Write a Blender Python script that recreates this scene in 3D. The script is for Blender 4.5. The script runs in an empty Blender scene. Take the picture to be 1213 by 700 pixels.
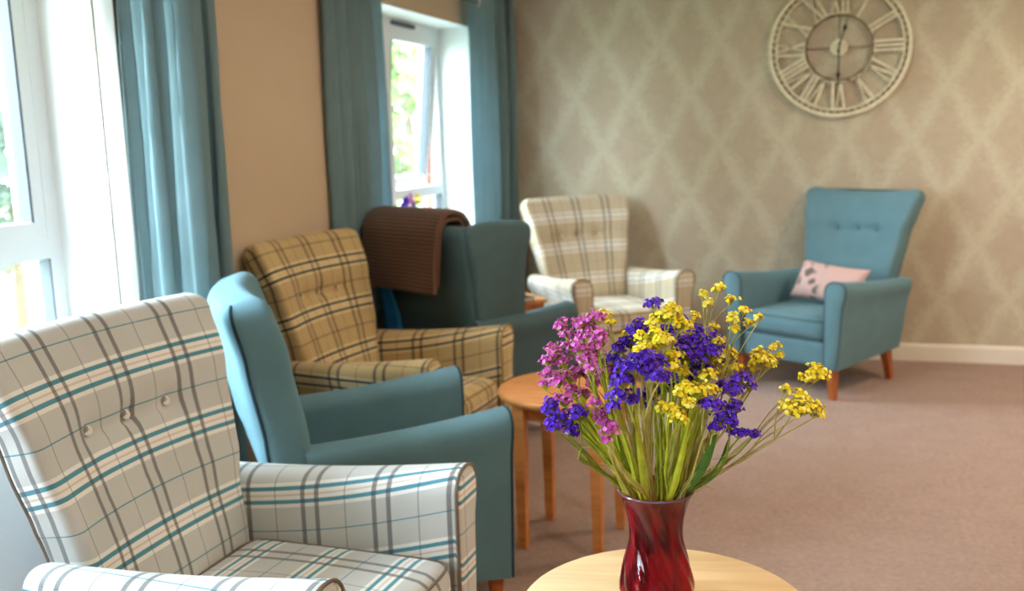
import bpy, bmesh, math, random
from mathutils import Vector, Matrix, noise
S = bpy.context.scene
COL = S.collection
R = math.radians
rnd = random.Random(7)

# ------------------------------------------------------------------ camera model (image taken as 1213x700)
FPX, CAMH = 1160.0, 1.4
_p, _y, _r = R(9.1), R(18.5), R(1.9)
FW = Vector((-math.sin(_y)*math.cos(_p), math.cos(_y)*math.cos(_p), -math.sin(_p)))
_rt = Vector((math.cos(_y), math.sin(_y), 0)); _up = _rt.cross(FW)
RT = _rt*math.cos(_r) - _up*math.sin(_r); UP = _up*math.cos(_r) + _rt*math.sin(_r)
EYE = Vector((0, 0, CAMH))
def at_depth(x, y, d):
    """world point at picture position x, y and distance d along the view axis (used to measure the flowers)"""
    return EYE + d*(FW + RT*((x-606.5)/FPX) - UP*((y-350)/FPX))

# ------------------------------------------------------------------ materials
def newmat(name):
    m = bpy.data.materials.new(name); m.use_nodes = True
    nt = m.node_tree; b = nt.nodes['Principled BSDF']
    return m, nt, b
def N(nt, t, **kw):
    n = nt.nodes.new(t)
    for k, v in kw.items():
        if k in n.inputs: n.inputs[k].default_value = v
        else: setattr(n, k, v)
    return n
def L(nt, a, b): nt.links.new(a, b)
def srgb(r, g, b):
    f = lambda c: c/12.92 if c <= .04045 else ((c+.055)/1.055)**2.4
    return (f(r/255), f(g/255), f(b/255), 1)
def math_node(nt, op, a, b=None, c=None):
    n = nt.nodes.new('ShaderNodeMath'); n.operation = op
    for i, v in enumerate((a, b, c)):
        if v is None: continue
        if isinstance(v, (int, float)): n.inputs[i].default_value = v
        else: L(nt, v, n.inputs[i])
    return n.outputs[0]
def mixcol(nt, fac, a, b, mode='MIX'):
    n = nt.nodes.new('ShaderNodeMix'); n.data_type = 'RGBA'; n.blend_type = mode
    for i, v in ((0, fac), (6, a), (7, b)):
        if isinstance(v, (int, float, tuple)): n.inputs[i].default_value = v
        else: L(nt, v, n.inputs[i])
    return n.outputs[2]
def ramp(nt, src, stops, interp='LINEAR'):
    n = nt.nodes.new('ShaderNodeValToRGB'); cr = n.color_ramp; cr.interpolation = interp
    while len(cr.elements) > 1: cr.elements.remove(cr.elements[-1])
    cr.elements[0].position = stops[0][0]; cr.elements[0].color = stops[0][1]
    for p, c in stops[1:]:
        e = cr.elements.new(p); e.color = c
    L(nt, src, n.inputs[0]); return n.outputs[0]
def bump(nt, b, src, strength, dist):
    n = N(nt, 'ShaderNodeBump'); n.inputs['Strength'].default_value = strength; n.inputs['Distance'].default_value = dist
    L(nt, src, n.inputs['Height']); L(nt, n.outputs[0], b.inputs['Normal'])
def plain(name, col, rough=.6, spec=.5, metal=0, noisy=0, scale=30, bmp=0):
    m, nt, b = newmat(name)
    b.inputs['Base Color'].default_value = col; b.inputs['Roughness'].default_value = rough
    b.inputs['Specular IOR Level'].default_value = spec; b.inputs['Metallic'].default_value = metal
    if noisy or bmp:
        tc = N(nt, 'ShaderNodeTexCoord'); no = N(nt, 'ShaderNodeTexNoise', Scale=scale, Detail=4.0); L(nt, tc.outputs['Object'], no.inputs['Vector'])
        if noisy:
            d = tuple(c*(1-noisy) for c in col[:3])+(1,); l = tuple(min(1, c*(1+noisy)) for c in col[:3])+(1,)
            L(nt, ramp(nt, no.outputs['Fac'], [(.3, d), (.7, l)]), b.inputs['Base Color'])
        if bmp: bump(nt, b, no.outputs['Fac'], bmp, .004)
    return m
def fabric(name, col, var=.12, sheen=.3, rough=.9):
    m, nt, b = newmat(name)
    tc = N(nt, 'ShaderNodeTexCoord')
    a = N(nt, 'ShaderNodeTexNoise', Scale=9.0, Detail=4.0); L(nt, tc.outputs['Object'], a.inputs['Vector'])
    w = N(nt, 'ShaderNodeTexNoise', Scale=420.0, Detail=2.0); L(nt, tc.outputs['Object'], w.inputs['Vector'])
    s = math_node(nt, 'ADD', math_node(nt, 'MULTIPLY', a.outputs['Fac'], .6), math_node(nt, 'MULTIPLY', w.outputs['Fac'], .4))
    d = tuple(c*(1-var) for c in col[:3])+(1,); l = tuple(min(1, c*(1+var)) for c in col[:3])+(1,)
    L(nt, ramp(nt, s, [(.35, d), (.65, l)]), b.inputs['Base Color'])
    b.inputs['Roughness'].default_value = rough; b.inputs['Specular IOR Level'].default_value = .2
    b.inputs['Sheen Weight'].default_value = sheen; b.inputs['Sheen Roughness'].default_value = .4
    b.inputs['Sheen Tint'].default_value = tuple(min(1, c*2.2+.1) for c in col[:3])+(1,)
    bump(nt, b, w.outputs['Fac'], .25, .0012)
    return m
def plaid(name, base, white, weft, warp, fine, pu=.2, pv=.19):
    """woven check: weft bands along u, dark warp pairs along v, both in metres of the UV map"""
    m, nt, b = newmat(name)
    uv = N(nt, 'ShaderNodeUVMap'); sp = N(nt, 'ShaderNodeSeparateXYZ'); L(nt, uv.outputs[0], sp.inputs[0])
    fu = math_node(nt, 'FRACT', math_node(nt, 'ADD', math_node(nt, 'DIVIDE', sp.outputs[0], pu), 20.25))
    fv = math_node(nt, 'FRACT', math_node(nt, 'ADD', math_node(nt, 'DIVIDE', sp.outputs[1], pv), 20.25))
    c, k = .25, 'CONSTANT'
    vst = [(0, base), (c-.17, white), (c-.118, weft), (c-.066, white), (c-.012, fine), (c+.012, white), (c+.066, weft), (c+.118, white), (c+.17, base), (.742, weft), (.757, base)]
    vc = ramp(nt, fv, vst, k)
    g = lambda x: (x, x, x, 1)
    ust = [(0, g(0)), (.118, g(1)), (.18, g(.05)), (.32, g(1)), (.382, g(0)), (.741, g(.8)), (.756, g(0))]
    uf = ramp(nt, fu, ust, k)
    tc = N(nt, 'ShaderNodeTexCoord')
    wn = N(nt, 'ShaderNodeTexNoise', Scale=600.0, Detail=1.0); L(nt, tc.outputs['Object'], wn.inputs['Vector'])
    # twill: the warp shows through in fine diagonals
    tw = math_node(nt, 'SINE', math_node(nt, 'MULTIPLY', math_node(nt, 'ADD', sp.outputs[0], sp.outputs[1]), 1900.0))
    tf = math_node(nt, 'MULTIPLY_ADD', tw, .14, .72)
    col = mixcol(nt, math_node(nt, 'MULTIPLY', uf, tf), vc, warp)
    ln = N(nt, 'ShaderNodeTexNoise', Scale=6.0, Detail=3.0); L(nt, tc.outputs['Object'], ln.inputs['Vector'])
    col = mixcol(nt, .35, col, ramp(nt, ln.outputs['Fac'], [(.3, g(.78)), (.7, g(1))]), 'MULTIPLY')
    L(nt, col, b.inputs['Base Color'])
    b.inputs['Roughness'].default_value = .92; b.inputs['Specular IOR Level'].default_value = .15
    b.inputs['Sheen Weight'].default_value = .15
    bump(nt, b, wn.outputs['Fac'], .25, .001)
    return m
def wood(name, c1, c2, axis='X', scale=6, rough=.42):
    m, nt, b = newmat(name)
    tc = N(nt, 'ShaderNodeTexCoord'); mp = N(nt, 'ShaderNodeMapping')
    mp.inputs['Scale'].default_value = {'X': (1, 9, 9), 'Y': (9, 1, 9), 'Z': (9, 9, 1)}[axis]
    L(nt, tc.outputs['Object'], mp.inputs[0])
    n1 = N(nt, 'ShaderNodeTexNoise', Scale=scale, Detail=6.0, Distortion=.6); L(nt, mp.outputs[0], n1.inputs['Vector'])
    L(nt, ramp(nt, n1.outputs['Fac'], [(.28, c1), (.72, c2)]), b.inputs['Base Color'])
    b.inputs['Roughness'].default_value = rough; b.inputs['Specular IOR Level'].default_value = .4
    bump(nt, b, n1.outputs['Fac'], .06, .002)
    return m

M = {}
M['plaid_grey'] = plaid('grey_plaid_cloth', srgb(204, 203, 198), srgb(242, 238, 232), srgb(88, 148, 164), srgb(84, 82, 84), srgb(224, 206, 190))
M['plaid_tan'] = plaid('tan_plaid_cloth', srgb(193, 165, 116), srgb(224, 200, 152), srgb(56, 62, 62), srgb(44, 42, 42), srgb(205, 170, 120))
M['plaid_cream'] = plaid('cream_plaid_cloth', srgb(200, 182, 152), srgb(238, 228, 210), srgb(178, 172, 160), srgb(98, 94, 92), srgb(215, 190, 160))
M['teal'] = fabric('teal_upholstery', srgb(100, 132, 141), .08, .25)
M['deep_teal'] = fabric('deep_teal_upholstery', srgb(76, 97, 100), .08, .2)
M['curtain'] = fabric('teal_velvet', srgb(132, 158, 162), .10, .4, .8)
def thin_cloth(m, col, f):
    nt = m.node_tree; b = nt.nodes['Principled BSDF']; t = N(nt, 'ShaderNodeBsdfTranslucent'); t.inputs[0].default_value = col; mx = N(nt, 'ShaderNodeMixShader'); mx.inputs[0].default_value = f
    L(nt, b.outputs[0], mx.inputs[1]); L(nt, t.outputs[0], mx.inputs[2]); L(nt, mx.outputs[0], nt.nodes['Material Output'].inputs[0])
thin_cloth(M['curtain'], srgb(160, 192, 202), .35)
M['lining'] = fabric('curtain_lining', srgb(226, 226, 222), .03, .0)
thin_cloth(M['lining'], srgb(235, 235, 232), .4)
M['pipe_grey'] = fabric('grey_brown_piping', srgb(120, 106, 92), .1, .0)
M['pipe_teal'] = fabric('dark_teal_piping', srgb(44, 66, 78), .1, .0)
M['pipe_tan'] = fabric('tan_piping', srgb(150, 122, 82), .1, .0)
M['chair_wood'] = wood('chair_leg_wood', srgb(150, 78, 34), srgb(190, 108, 52), 'Z')
M['table_wood'] = wood('orange_oak', srgb(186, 112, 52), srgb(214, 142, 78), 'X', 5)
M['pale_wood'] = wood('pale_oak', srgb(216, 176, 124), srgb(236, 202, 154), 'X', 4)
M['white'] = plain('white_plastic', srgb(238, 240, 242), .35, .5)
M['white_paint'] = plain('white_paint', srgb(240, 240, 238), .7, .3)
M['skirting'] = plain('skirting_paint', srgb(232, 222, 208), .5, .4)
M['gasket'] = plain('grey_gasket', srgb(70, 76, 84), .6)
M['chrome'] = plain('brushed_steel', srgb(200, 200, 205), .25, .5, 1)
M['black'] = plain('black_metal', srgb(24, 23, 24), .45)
M['wall'] = plain('beige_wall_paint', srgb(200, 178, 150), .85, .2, 0, .03, 3)
M['ceiling'] = plain('ceiling_paint', srgb(240, 236, 228), .9, .2)

def wallpaper():
    m, nt, b = newmat('lattice_wallpaper')
    tc = N(nt, 'ShaderNodeTexCoord'); sp = N(nt, 'ShaderNodeSeparateXYZ'); L(nt, tc.outputs['Object'], sp.inputs[0])
    wob = N(nt, 'ShaderNodeTexNoise', Scale=24.0, Detail=4.0); L(nt, tc.outputs['Object'], wob.inputs['Vector'])
    leaf = N(nt, 'ShaderNodeTexVoronoi', Scale=42.0); L(nt, tc.outputs['Object'], leaf.inputs['Vector'])
    u = math_node(nt, 'DIVIDE', math_node(nt, 'ADD', sp.outputs[0], 1.065), .368)
    w = math_node(nt, 'DIVIDE', math_node(nt, 'ADD', sp.outputs[2], -1.955), .635)
    # a little ogee swing makes the lattice garland-like
    sw = math_node(nt, 'MULTIPLY', math_node(nt, 'SINE', math_node(nt, 'MULTIPLY', w, 4*math.pi)), .022)
    jit = math_node(nt, 'MULTIPLY', math_node(nt, 'SUBTRACT', wob.outputs['Fac'], .5), .26)
    def band(sgn):
        s = math_node(nt, 'ADD', math_node(nt, 'ADD', u, math_node(nt, 'MULTIPLY', w, sgn)), jit)
        s = math_node(nt, 'ADD', s, math_node(nt, 'MULTIPLY', sw, sgn))
        f = math_node(nt, 'FRACT', math_node(nt, 'ADD', s, 50.5))
        return math_node(nt, 'ABSOLUTE', math_node(nt, 'SUBTRACT', f, .5))
    d = math_node(nt, 'MINIMUM', band(1.0), band(-1.0))
    d = math_node(nt, 'ADD', d, math_node(nt, 'MULTIPLY', math_node(nt, 'SUBTRACT', leaf.outputs['Distance'], .4), .17))
    g = lambda x: (x, x, x, 1)
    k = ramp(nt, d, [(.02, g(1)), (.23, g(0))])
    base = ramp(nt, wob.outputs['Fac'], [(.3, srgb(182, 166, 143)), (.7, srgb(190, 174, 151))])
    col = mixcol(nt, k, base, srgb(200, 191, 166))
    L(nt, col, b.inputs['Base Color'])
    L(nt, math_node(nt, 'MULTIPLY_ADD', k, -.22, .68), b.inputs['Roughness']); b.inputs['Specular IOR Level'].default_value = .4
    return m
M['wallpaper'] = wallpaper()
def carpet():
    m, nt, b = newmat('heather_carpet')
    tc = N(nt, 'ShaderNodeTexCoord')
    a = N(nt, 'ShaderNodeTexNoise', Scale=220.0, Detail=3.0); L(nt, tc.outputs['Object'], a.inputs['Vector'])
    c = N(nt, 'ShaderNodeTexNoise', Scale=7.0, Detail=5.0); L(nt, tc.outputs['Object'], c.inputs['Vector'])
    e = N(nt, 'ShaderNodeTexNoise', Scale=48.0, Detail=4.0); L(nt, tc.outputs['Object'], e.inputs['Vector'])
    s = math_node(nt, 'ADD', math_node(nt, 'ADD', math_node(nt, 'MULTIPLY', a.outputs['Fac'], .45), math_node(nt, 'MULTIPLY', c.outputs['Fac'], .17)), math_node(nt, 'MULTIPLY', e.outputs['Fac'], .38))
    L(nt, ramp(nt, s, [(.34, srgb(140, 110, 96)), (.5, srgb(162, 131, 115)), (.66, srgb(178, 149, 133))]), b.inputs['Base Color'])
    b.inputs['Roughness'].default_value = 1; b.inputs['Specular IOR Level'].default_value = .1; b.inputs['Sheen Weight'].default_value = .2
    bump(nt, b, a.outputs['Fac'], .6, .006)
    return m
M['carpet'] = carpet()
def brick():
    m, nt, b = newmat('red_brickwork')
    tc = N(nt, 'ShaderNodeTexCoord'); mp = N(nt, 'ShaderNodeMapping'); mp.inputs['Rotation'].default_value = (R(90), 0, R(90)); L(nt, tc.outputs['Object'], mp.inputs[0])
    br = N(nt, 'ShaderNodeTexBrick', Scale=4.4); br.inputs['Color1'].default_value = srgb(170, 92, 66); br.inputs['Color2'].default_value = srgb(146, 76, 54); br.inputs['Mortar'].default_value = srgb(190, 176, 158)
    L(nt, mp.outputs[0], br.inputs['Vector']); L(nt, br.outputs['Color'], b.inputs['Base Color']); b.inputs['Roughness'].default_value = .9
    return m
M['brick'] = brick()
def schlick(nt):
    lw = N(nt, 'ShaderNodeLayerWeight', Blend=.5)
    return math_node(nt, 'MULTIPLY_ADD', math_node(nt, 'POWER', lw.outputs['Facing'], 5.0), .9, .04)
def glass_pane():
    m, nt, b = newmat('window_glass'); nt.nodes.remove(b)
    out = nt.nodes['Material Output']
    t = N(nt, 'ShaderNodeBsdfTransparent'); t.inputs[0].default_value = (.93, .96, .95, 1)
    gl = N(nt, 'ShaderNodeBsdfGlossy'); gl.inputs['Roughness'].default_value = .02
    mx = N(nt, 'ShaderNodeMixShader')
    L(nt, schlick(nt), mx.inputs[0]); L(nt, t.outputs[0], mx.inputs[1]); L(nt, gl.outputs[0], mx.inputs[2]); L(nt, mx.outputs[0], out.inputs[0])
    return m
M['glass'] = glass_pane()
def ruby():
    m, nt, b = newmat('ruby_glass'); nt.nodes.remove(b)
    out = nt.nodes['Material Output']
    tc = N(nt, 'ShaderNodeTexCoord'); mp = N(nt, 'ShaderNodeMapping'); L(nt, tc.outputs['Object'], mp.inputs[0]); mp.inputs['Scale'].default_value = (1, 1, .14)
    no = N(nt, 'ShaderNodeTexNoise', Scale=46.0, Detail=2.0, Distortion=1.2); L(nt, mp.outputs[0], no.inputs['Vector'])
    tint = ramp(nt, no.outputs['Fac'], [(.38, (.10, .002, .010, 1)), (.62, (.62, .02, .045, 1))])
    t = N(nt, 'ShaderNodeBsdfTransparent'); L(nt, tint, t.inputs[0])
    d = N(nt, 'ShaderNodeBsdfDiffuse'); L(nt, ramp(nt, no.outputs['Fac'], [(.4, (.035, .001, .006, 1)), (.62, (.34, .004, .018, 1))]), d.inputs[0])
    tl = N(nt, 'ShaderNodeBsdfTranslucent'); tl.inputs[0].default_value = (.7, .01, .03, 1)
    m0 = N(nt, 'ShaderNodeMixShader'); m0.inputs[0].default_value = .4; L(nt, d.outputs[0], m0.inputs[1]); L(nt, tl.outputs[0], m0.inputs[2])
    m1 = N(nt, 'ShaderNodeMixShader'); m1.inputs[0].default_value = .55; L(nt, t.outputs[0], m1.inputs[1]); L(nt, m0.outputs[0], m1.inputs[2])
    gl = N(nt, 'ShaderNodeBsdfGlossy'); gl.inputs['Roughness'].default_value = .06
    m2 = N(nt, 'ShaderNodeMixShader')
    L(nt, schlick(nt), m2.inputs[0]); L(nt, m1.outputs[0], m2.inputs[1]); L(nt, gl.outputs[0], m2.inputs[2]); L(nt, m2.outputs[0], out.inputs[0])
    return m
M['ruby'] = ruby()
M['rim'] = plain('smoky_glass_rim', srgb(96, 70, 92), .12, .7)
def knit():
    m, nt, b = newmat('brown_knit')
    uv = N(nt, 'ShaderNodeUVMap'); sp = N(nt, 'ShaderNodeSeparateXYZ'); L(nt, uv.outputs[0], sp.inputs[0])
    a = math_node(nt, 'MULTIPLY_ADD', math_node(nt, 'SINE', math_node(nt, 'MULTIPLY', sp.outputs[1], 2*math.pi/.017)), .5, .5)
    c = math_node(nt, 'MULTIPLY_ADD', math_node(nt, 'SINE', math_node(nt, 'MULTIPLY', sp.outputs[0], 2*math.pi/.009)), .5, .5)
    h = math_node(nt, 'ADD', math_node(nt, 'MULTIPLY', a, .75), math_node(nt, 'MULTIPLY', c, .25))
    L(nt, ramp(nt, h, [(.1, srgb(66, 44, 34)), (.8, srgb(124, 90, 70))]), b.inputs['Base Color'])
    b.inputs['Roughness'].default_value = 1; b.inputs['Specular IOR Level'].default_value = .1; b.inputs['Sheen Weight'].default_value = .2
    bump(nt, b, h, .8, .008)
    return m
M['knit'] = knit()
M['blue_cloth'] = fabric('blue_cloth', srgb(40, 128, 186), .08, .2)  # window light on the wing chair's rear, put into a colour
def pillow_cloth():
    m, nt, b = newmat('pink_printed_cotton')
    tc = N(nt, 'ShaderNodeTexCoord'); sp = N(nt, 'ShaderNodeSeparateXYZ'); L(nt, tc.outputs['Object'], sp.inputs[0])
    vo = N(nt, 'ShaderNodeTexVoronoi', Scale=13.0); L(nt, tc.outputs['Object'], vo.inputs['Vector'])
    no = N(nt, 'ShaderNodeTexNoise', Scale=30.0, Detail=3.0); L(nt, tc.outputs['Object'], no.inputs['Vector'])
    d = math_node(nt, 'ADD', vo.outputs['Distance'], math_node(nt, 'MULTIPLY', math_node(nt, 'SUBTRACT', no.outputs['Fac'], .5), .5))
    g = lambda x: (x, x, x, 1)
    k = ramp(nt, d, [(.34, g(1)), (.42, g(0))])
    # the printed sprig keeps to one half of the cushion
    px = ramp(nt, math_node(nt, 'ABSOLUTE', math_node(nt, 'SUBTRACT', sp.outputs[1], -.10)), [(.06, g(1)), (.09, g(0))])
    k = math_node(nt, 'MULTIPLY', k, px)
    col = mixcol(nt, k, srgb(208, 170, 162), srgb(110, 96, 88))
    L(nt, col, b.inputs['Base Color']); b.inputs['Roughness'].default_value = .9
    return m
M['pillow'] = pillow_cloth()
M['clock_paint'] = plain('distressed_cream_metal', srgb(224, 215, 186), .55, .4, 0, .12, 40)
M['clock_edge'] = plain('rubbed_bronze_edge', srgb(112, 92, 66), .5, .4, 0, .25, 60)
# flowers
M['purple1'] = plain('violet_statice', srgb(88, 38, 196), .7, .2); M['purple2'] = plain('dark_violet_statice', srgb(62, 20, 150), .7, .2); M['purple3'] = plain('bright_violet_statice', srgb(118, 68, 222), .7, .2)
M['pink1'] = plain('magenta_statice', srgb(208, 92, 182), .7, .2); M['pink2'] = plain('rose_statice', srgb(226, 134, 202), .7, .2); M['pink3'] = plain('deep_magenta_statice', srgb(172, 58, 148), .7, .2)
M['yellow1'] = plain('yellow_statice', srgb(240, 218, 52), .7, .2); M['yellow2'] = plain('gold_statice', srgb(222, 186, 28), .7, .2); M['yellow3'] = plain('lemon_statice', srgb(250, 236, 110), .7, .2)
M['calyx'] = plain('pale_calyx', srgb(206, 204, 160), .8, .2)
M['stem1'] = plain('lime_stem', srgb(176, 186, 50), .6, .3, 0, .18, 60); M['stem2'] = plain('olive_stem', srgb(122, 134, 40), .6, .3, 0, .2, 60); M['stem3'] = plain('straw_stem', srgb(178, 168, 92), .6, .3, 0, .15, 60)
M['leaf'] = plain('green_leaf', srgb(62, 106, 34), .5, .4, 0, .2, 50)
M['paper'] = plain('book_paper', srgb(220, 216, 204), .8)
M['cover'] = plain('black_book_cover', srgb(34, 34, 38), .4)
M['lawn'] = plain('lawn_green', srgb(128, 146, 88), 1, .1, 0, .2, 4)
M['paving'] = plain('grey_paving', srgb(150, 152, 154), .9, .2, 0, .08, 3)
M['bark'] = plain('tree_bark', srgb(92, 76, 60), .9, .2, 0, .2, 8)
def foliage(name, c1, c2, sc):
    m, nt, b = newmat(name); tc = N(nt, 'ShaderNodeTexCoord')
    n = N(nt, 'ShaderNodeTexNoise', Scale=sc, Detail=6.0); L(nt, tc.outputs['Object'], n.inputs['Vector'])
    L(nt, ramp(nt, n.outputs['Fac'], [(.35, c1), (.65, c2)]), b.inputs['Base Color']); b.inputs['Roughness'].default_value = .8
    return m
M['tree1'] = foliage('tree_leaves', srgb(48, 66, 28), srgb(104, 120, 50), 6); M['tree2'] = foliage('hedge_leaves', srgb(46, 58, 46), srgb(86, 98, 80), 7)
M['hedge'] = foliage('hedge_green', srgb(56, 74, 44), srgb(104, 120, 88), 3)
M['pot'] = plain('white_ceramic', srgb(232, 230, 226), .3)

# ------------------------------------------------------------------ mesh helpers
class MB:
    """collects vertices, faces with per-corner UVs and material slots, and links them as ONE mesh object"""
    def __init__(s): s.v = []; s.f = []; s.uv = []; s.mi = []
    def face(s, idx, uv=None, mi=0): s.f.append(tuple(idx)); s.uv.append(uv or [(0, 0)]*len(idx)); s.mi.append(mi)
    def loft(s, rings, U=None, V=None, closed=True, cap0=True, cap1=True, mi=0, capuv=None):
        """rings: equal-length lists of points; U[i][j] (n+1 entries when closed) and V[i] give the cloth coordinates"""
        o = len(s.v); n = len(rings[0])
        for r in rings: s.v += [tuple(p) for p in r]
        m = n if closed else n-1
        for i in range(len(rings)-1):
            for j in range(m):
                k = (j+1) % n
                uv = None
                if U: uv = [(U[i][j], V[i]), (U[i][j+1], V[i]), (U[i+1][j+1], V[i+1]), (U[i+1][j], V[i+1])]
                s.face((o+i*n+j, o+i*n+k, o+(i+1)*n+k, o+(i+1)*n+j), uv, mi)
        if closed and cap0: s.face([o+j for j in range(n)][::-1], [capuv(rings[0][j]) for j in range(n)][::-1] if capuv else None, mi)
        e = o+(len(rings)-1)*n
        if closed and cap1: s.face([e+j for j in range(n)], [capuv(rings[-1][j]) for j in range(n)] if capuv else None, mi)
    def box(s, lo, hi, mi=0):
        x0, y0, z0 = lo; x1, y1, z1 = hi; o = len(s.v)
        s.v += [(x0, y0, z0), (x1, y0, z0), (x1, y1, z0), (x0, y1, z0), (x0, y0, z1), (x1, y0, z1), (x1, y1, z1), (x0, y1, z1)]
        for f in ((3, 2, 1, 0), (4, 5, 6, 7), (0, 1, 5, 4), (1, 2, 6, 5), (2, 3, 7, 6), (3, 0, 4, 7)): s.face([o+i for i in f], None, mi)
    def tube(s, pts, rad, n=8, closed=False, mi=0, flat=1.0):
        pts = [Vector(p) for p in pts]; rings = []; up = Vector((0, 0, 1)); prev = None
        for i, p in enumerate(pts):
            if closed: t = pts[(i+1) % len(pts)]-pts[i-1]
            else: t = pts[min(i+1, len(pts)-1)]-pts[max(i-1, 0)]
            t.normalize()
            if prev is None: a = t.cross(up if abs(t.z) < .9 else Vector((1, 0, 0)))
            else: a = prev - t*prev.dot(t)
            a.normalize(); prev = a; b = t.cross(a)
            r = rad[i] if isinstance(rad, (list, tuple)) else rad
            rings.append([p+a*r*math.cos(2*math.pi*k/n)+b*r*flat*math.sin(2*math.pi*k/n) for k in range(n)])
        if closed: rings.append(rings[0])
        s.loft(rings, cap0=not closed, cap1=not closed, mi=mi)
    def lathe(s, prof, n=48, c=(0, 0, 0), mi=0, mod=None):
        rings = []
        for r, z in prof:
            rings.append([(c[0]+(r*(mod(2*math.pi*k/n, z) if mod else 1))*math.cos(2*math.pi*k/n), c[1]+(r*(mod(2*math.pi*k/n, z) if mod else 1))*math.sin(2*math.pi*k/n), c[2]+z) for k in range(n)])
        s.loft(rings, mi=mi, cap0=False, cap1=False)
    def build(s, name, mats, parent=None, smooth=True, angle=40):
        me = bpy.data.meshes.new(name); me.from_pydata(s.v, [], s.f)
        if not isinstance(mats, (list, tuple)): mats = [mats]
        for m in mats: me.materials.append(m)
        ul = me.uv_layers.new(name='UVMap'); k = 0; flat = []
        for uv in s.uv:
            for a in uv: flat += a
        ul.data.foreach_set('uv', flat)
        me.polygons.foreach_set('material_index', s.mi)
        me.polygons.foreach_set('use_smooth', [smooth]*len(s.f))
        me.validate()
        bm = bmesh.new(); bm.from_mesh(me); bmesh.ops.recalc_face_normals(bm, faces=bm.faces)
        if smooth:
            for e in bm.edges:
                if len(e.link_faces) == 2 and e.calc_face_angle(0) > R(angle): e.smooth = False
        bm.to_mesh(me); bm.free(); me.update()
        o = bpy.data.objects.new(name, me); COL.objects.link(o)
        if parent: o.parent = parent
        return o
def tag(o, label=None, cat=None, group=None, kind=None):
    if label: o['label'] = label
    if cat: o['category'] = cat
    if group: o['group'] = group
    if kind: o['kind'] = kind
    return o
def empty(name, loc, rz=0, label=None, cat=None, group=None):
    o = bpy.data.objects.new(name, None); COL.objects.link(o); o.empty_display_size = .1
    o.location = loc; o.rotation_euler = (0, 0, rz)
    return tag(o, label, cat, group)
def copy_tree(o, parent=None):
    c = o.copy(); COL.objects.link(c)
    if parent: c.parent = parent
    for ch in list(o.children): copy_tree(ch, c)
    return c
def crom(pts, per=6, closed=False):
    P = [Vector(p) for p in pts]; n = len(P); out = []
    for i in range(n if closed else n-1):
        if closed: a, b, c, d = P[i-1], P[i], P[(i+1) % n], P[(i+2) % n]
        else: a, b, c, d = P[max(i-1, 0)], P[i], P[i+1], P[min(i+2, n-1)]
        for k in range(per):
            t = k/per
            out.append(.5*((2*b)+(c-a)*t+(2*a-5*b+4*c-d)*t*t+(3*b-a-3*c+d)*t**3))
    if not closed: out.append(P[-1])
    return out
def lerp_table(tab, x):
    if x <= tab[0][0]: return tab[0][1]
    for (a, p), (b, q) in zip(tab, tab[1:]):
        if x <= b:
            t = (x-a)/(b-a); t = t*t*(3-2*t)*.5+t*.5
            return p+(q-p)*t
    return tab[-1][1]
def rounded_box(mb, c, h, r, n=10, crown=(0, 0), uvo=(0, 0), mi=0, bulge=0):
    """soft box; crown = lift of the top and bottom faces, bulge = swell of the front face"""
    hx, hy, hz = h
    def pt(p):
        q = Vector((p[0]*hx, p[1]*hy, p[2]*hz))
        i = Vector((max(-(hx-r), min(hx-r, q.x)), max(-(hy-r), min(hy-r, q.y)), max(-(hz-r), min(hz-r, q.z))))
        d = q-i
        if d.length > 1e-9: q = i+d.normalized()*r
        fx, fy, fz = 1-(q.x/hx)**2, 1-(q.y/hy)**2, 1-(q.z/hz)**2
        q.z += (crown[0] if q.z > 0 else -crown[1])*max(0, fx)*max(0, fy)*abs(q.z/hz)
        if q.x > 0: q.x += bulge*max(0, fz)*max(0, fy)*(q.x/hx)
        return q+Vector(c)
    # cube-grid parameters concentrated at the edges so that the rounding is smooth
    g = [math.sin((i/n-.5)*math.pi) for i in range(n+1)]
    for ax in range(3):
        for sg in (-1, 1):
            a, b = [(1, 2), (2, 0), (0, 1)][ax]; o = len(mb.v)
            grid = []
            for i in range(n+1):
                for j in range(n+1):
                    p = [0, 0, 0]; p[ax] = sg; p[a] = g[i]; p[b] = g[j]
                    q = pt(p); mb.v.append(tuple(q)); grid.append(q)
            def uv(q):
                q = q-Vector(c)
                if ax == 0: return (q.y+uvo[0], hx+q.z-hz+uvo[1])
                if ax == 1: return (q.x+uvo[0], q.z+uvo[1])
                return (q.y+uvo[0], q.x+uvo[1])
            for i in range(n):
                for j in range(n):
                    k = [i*(n+1)+j, (i+1)*(n+1)+j, (i+1)*(n+1)+j+1, i*(n+1)+j+1]
                    mb.face([o+x for x in k], [uv(grid[x]) for x in k], mi)
def weld(o, d=1e-5):
    bm = bmesh.new(); bm.from_mesh(o.data); bmesh.ops.remove_doubles(bm, verts=bm.verts, dist=d); bm.to_mesh(o.data); bm.free(); return o

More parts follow.
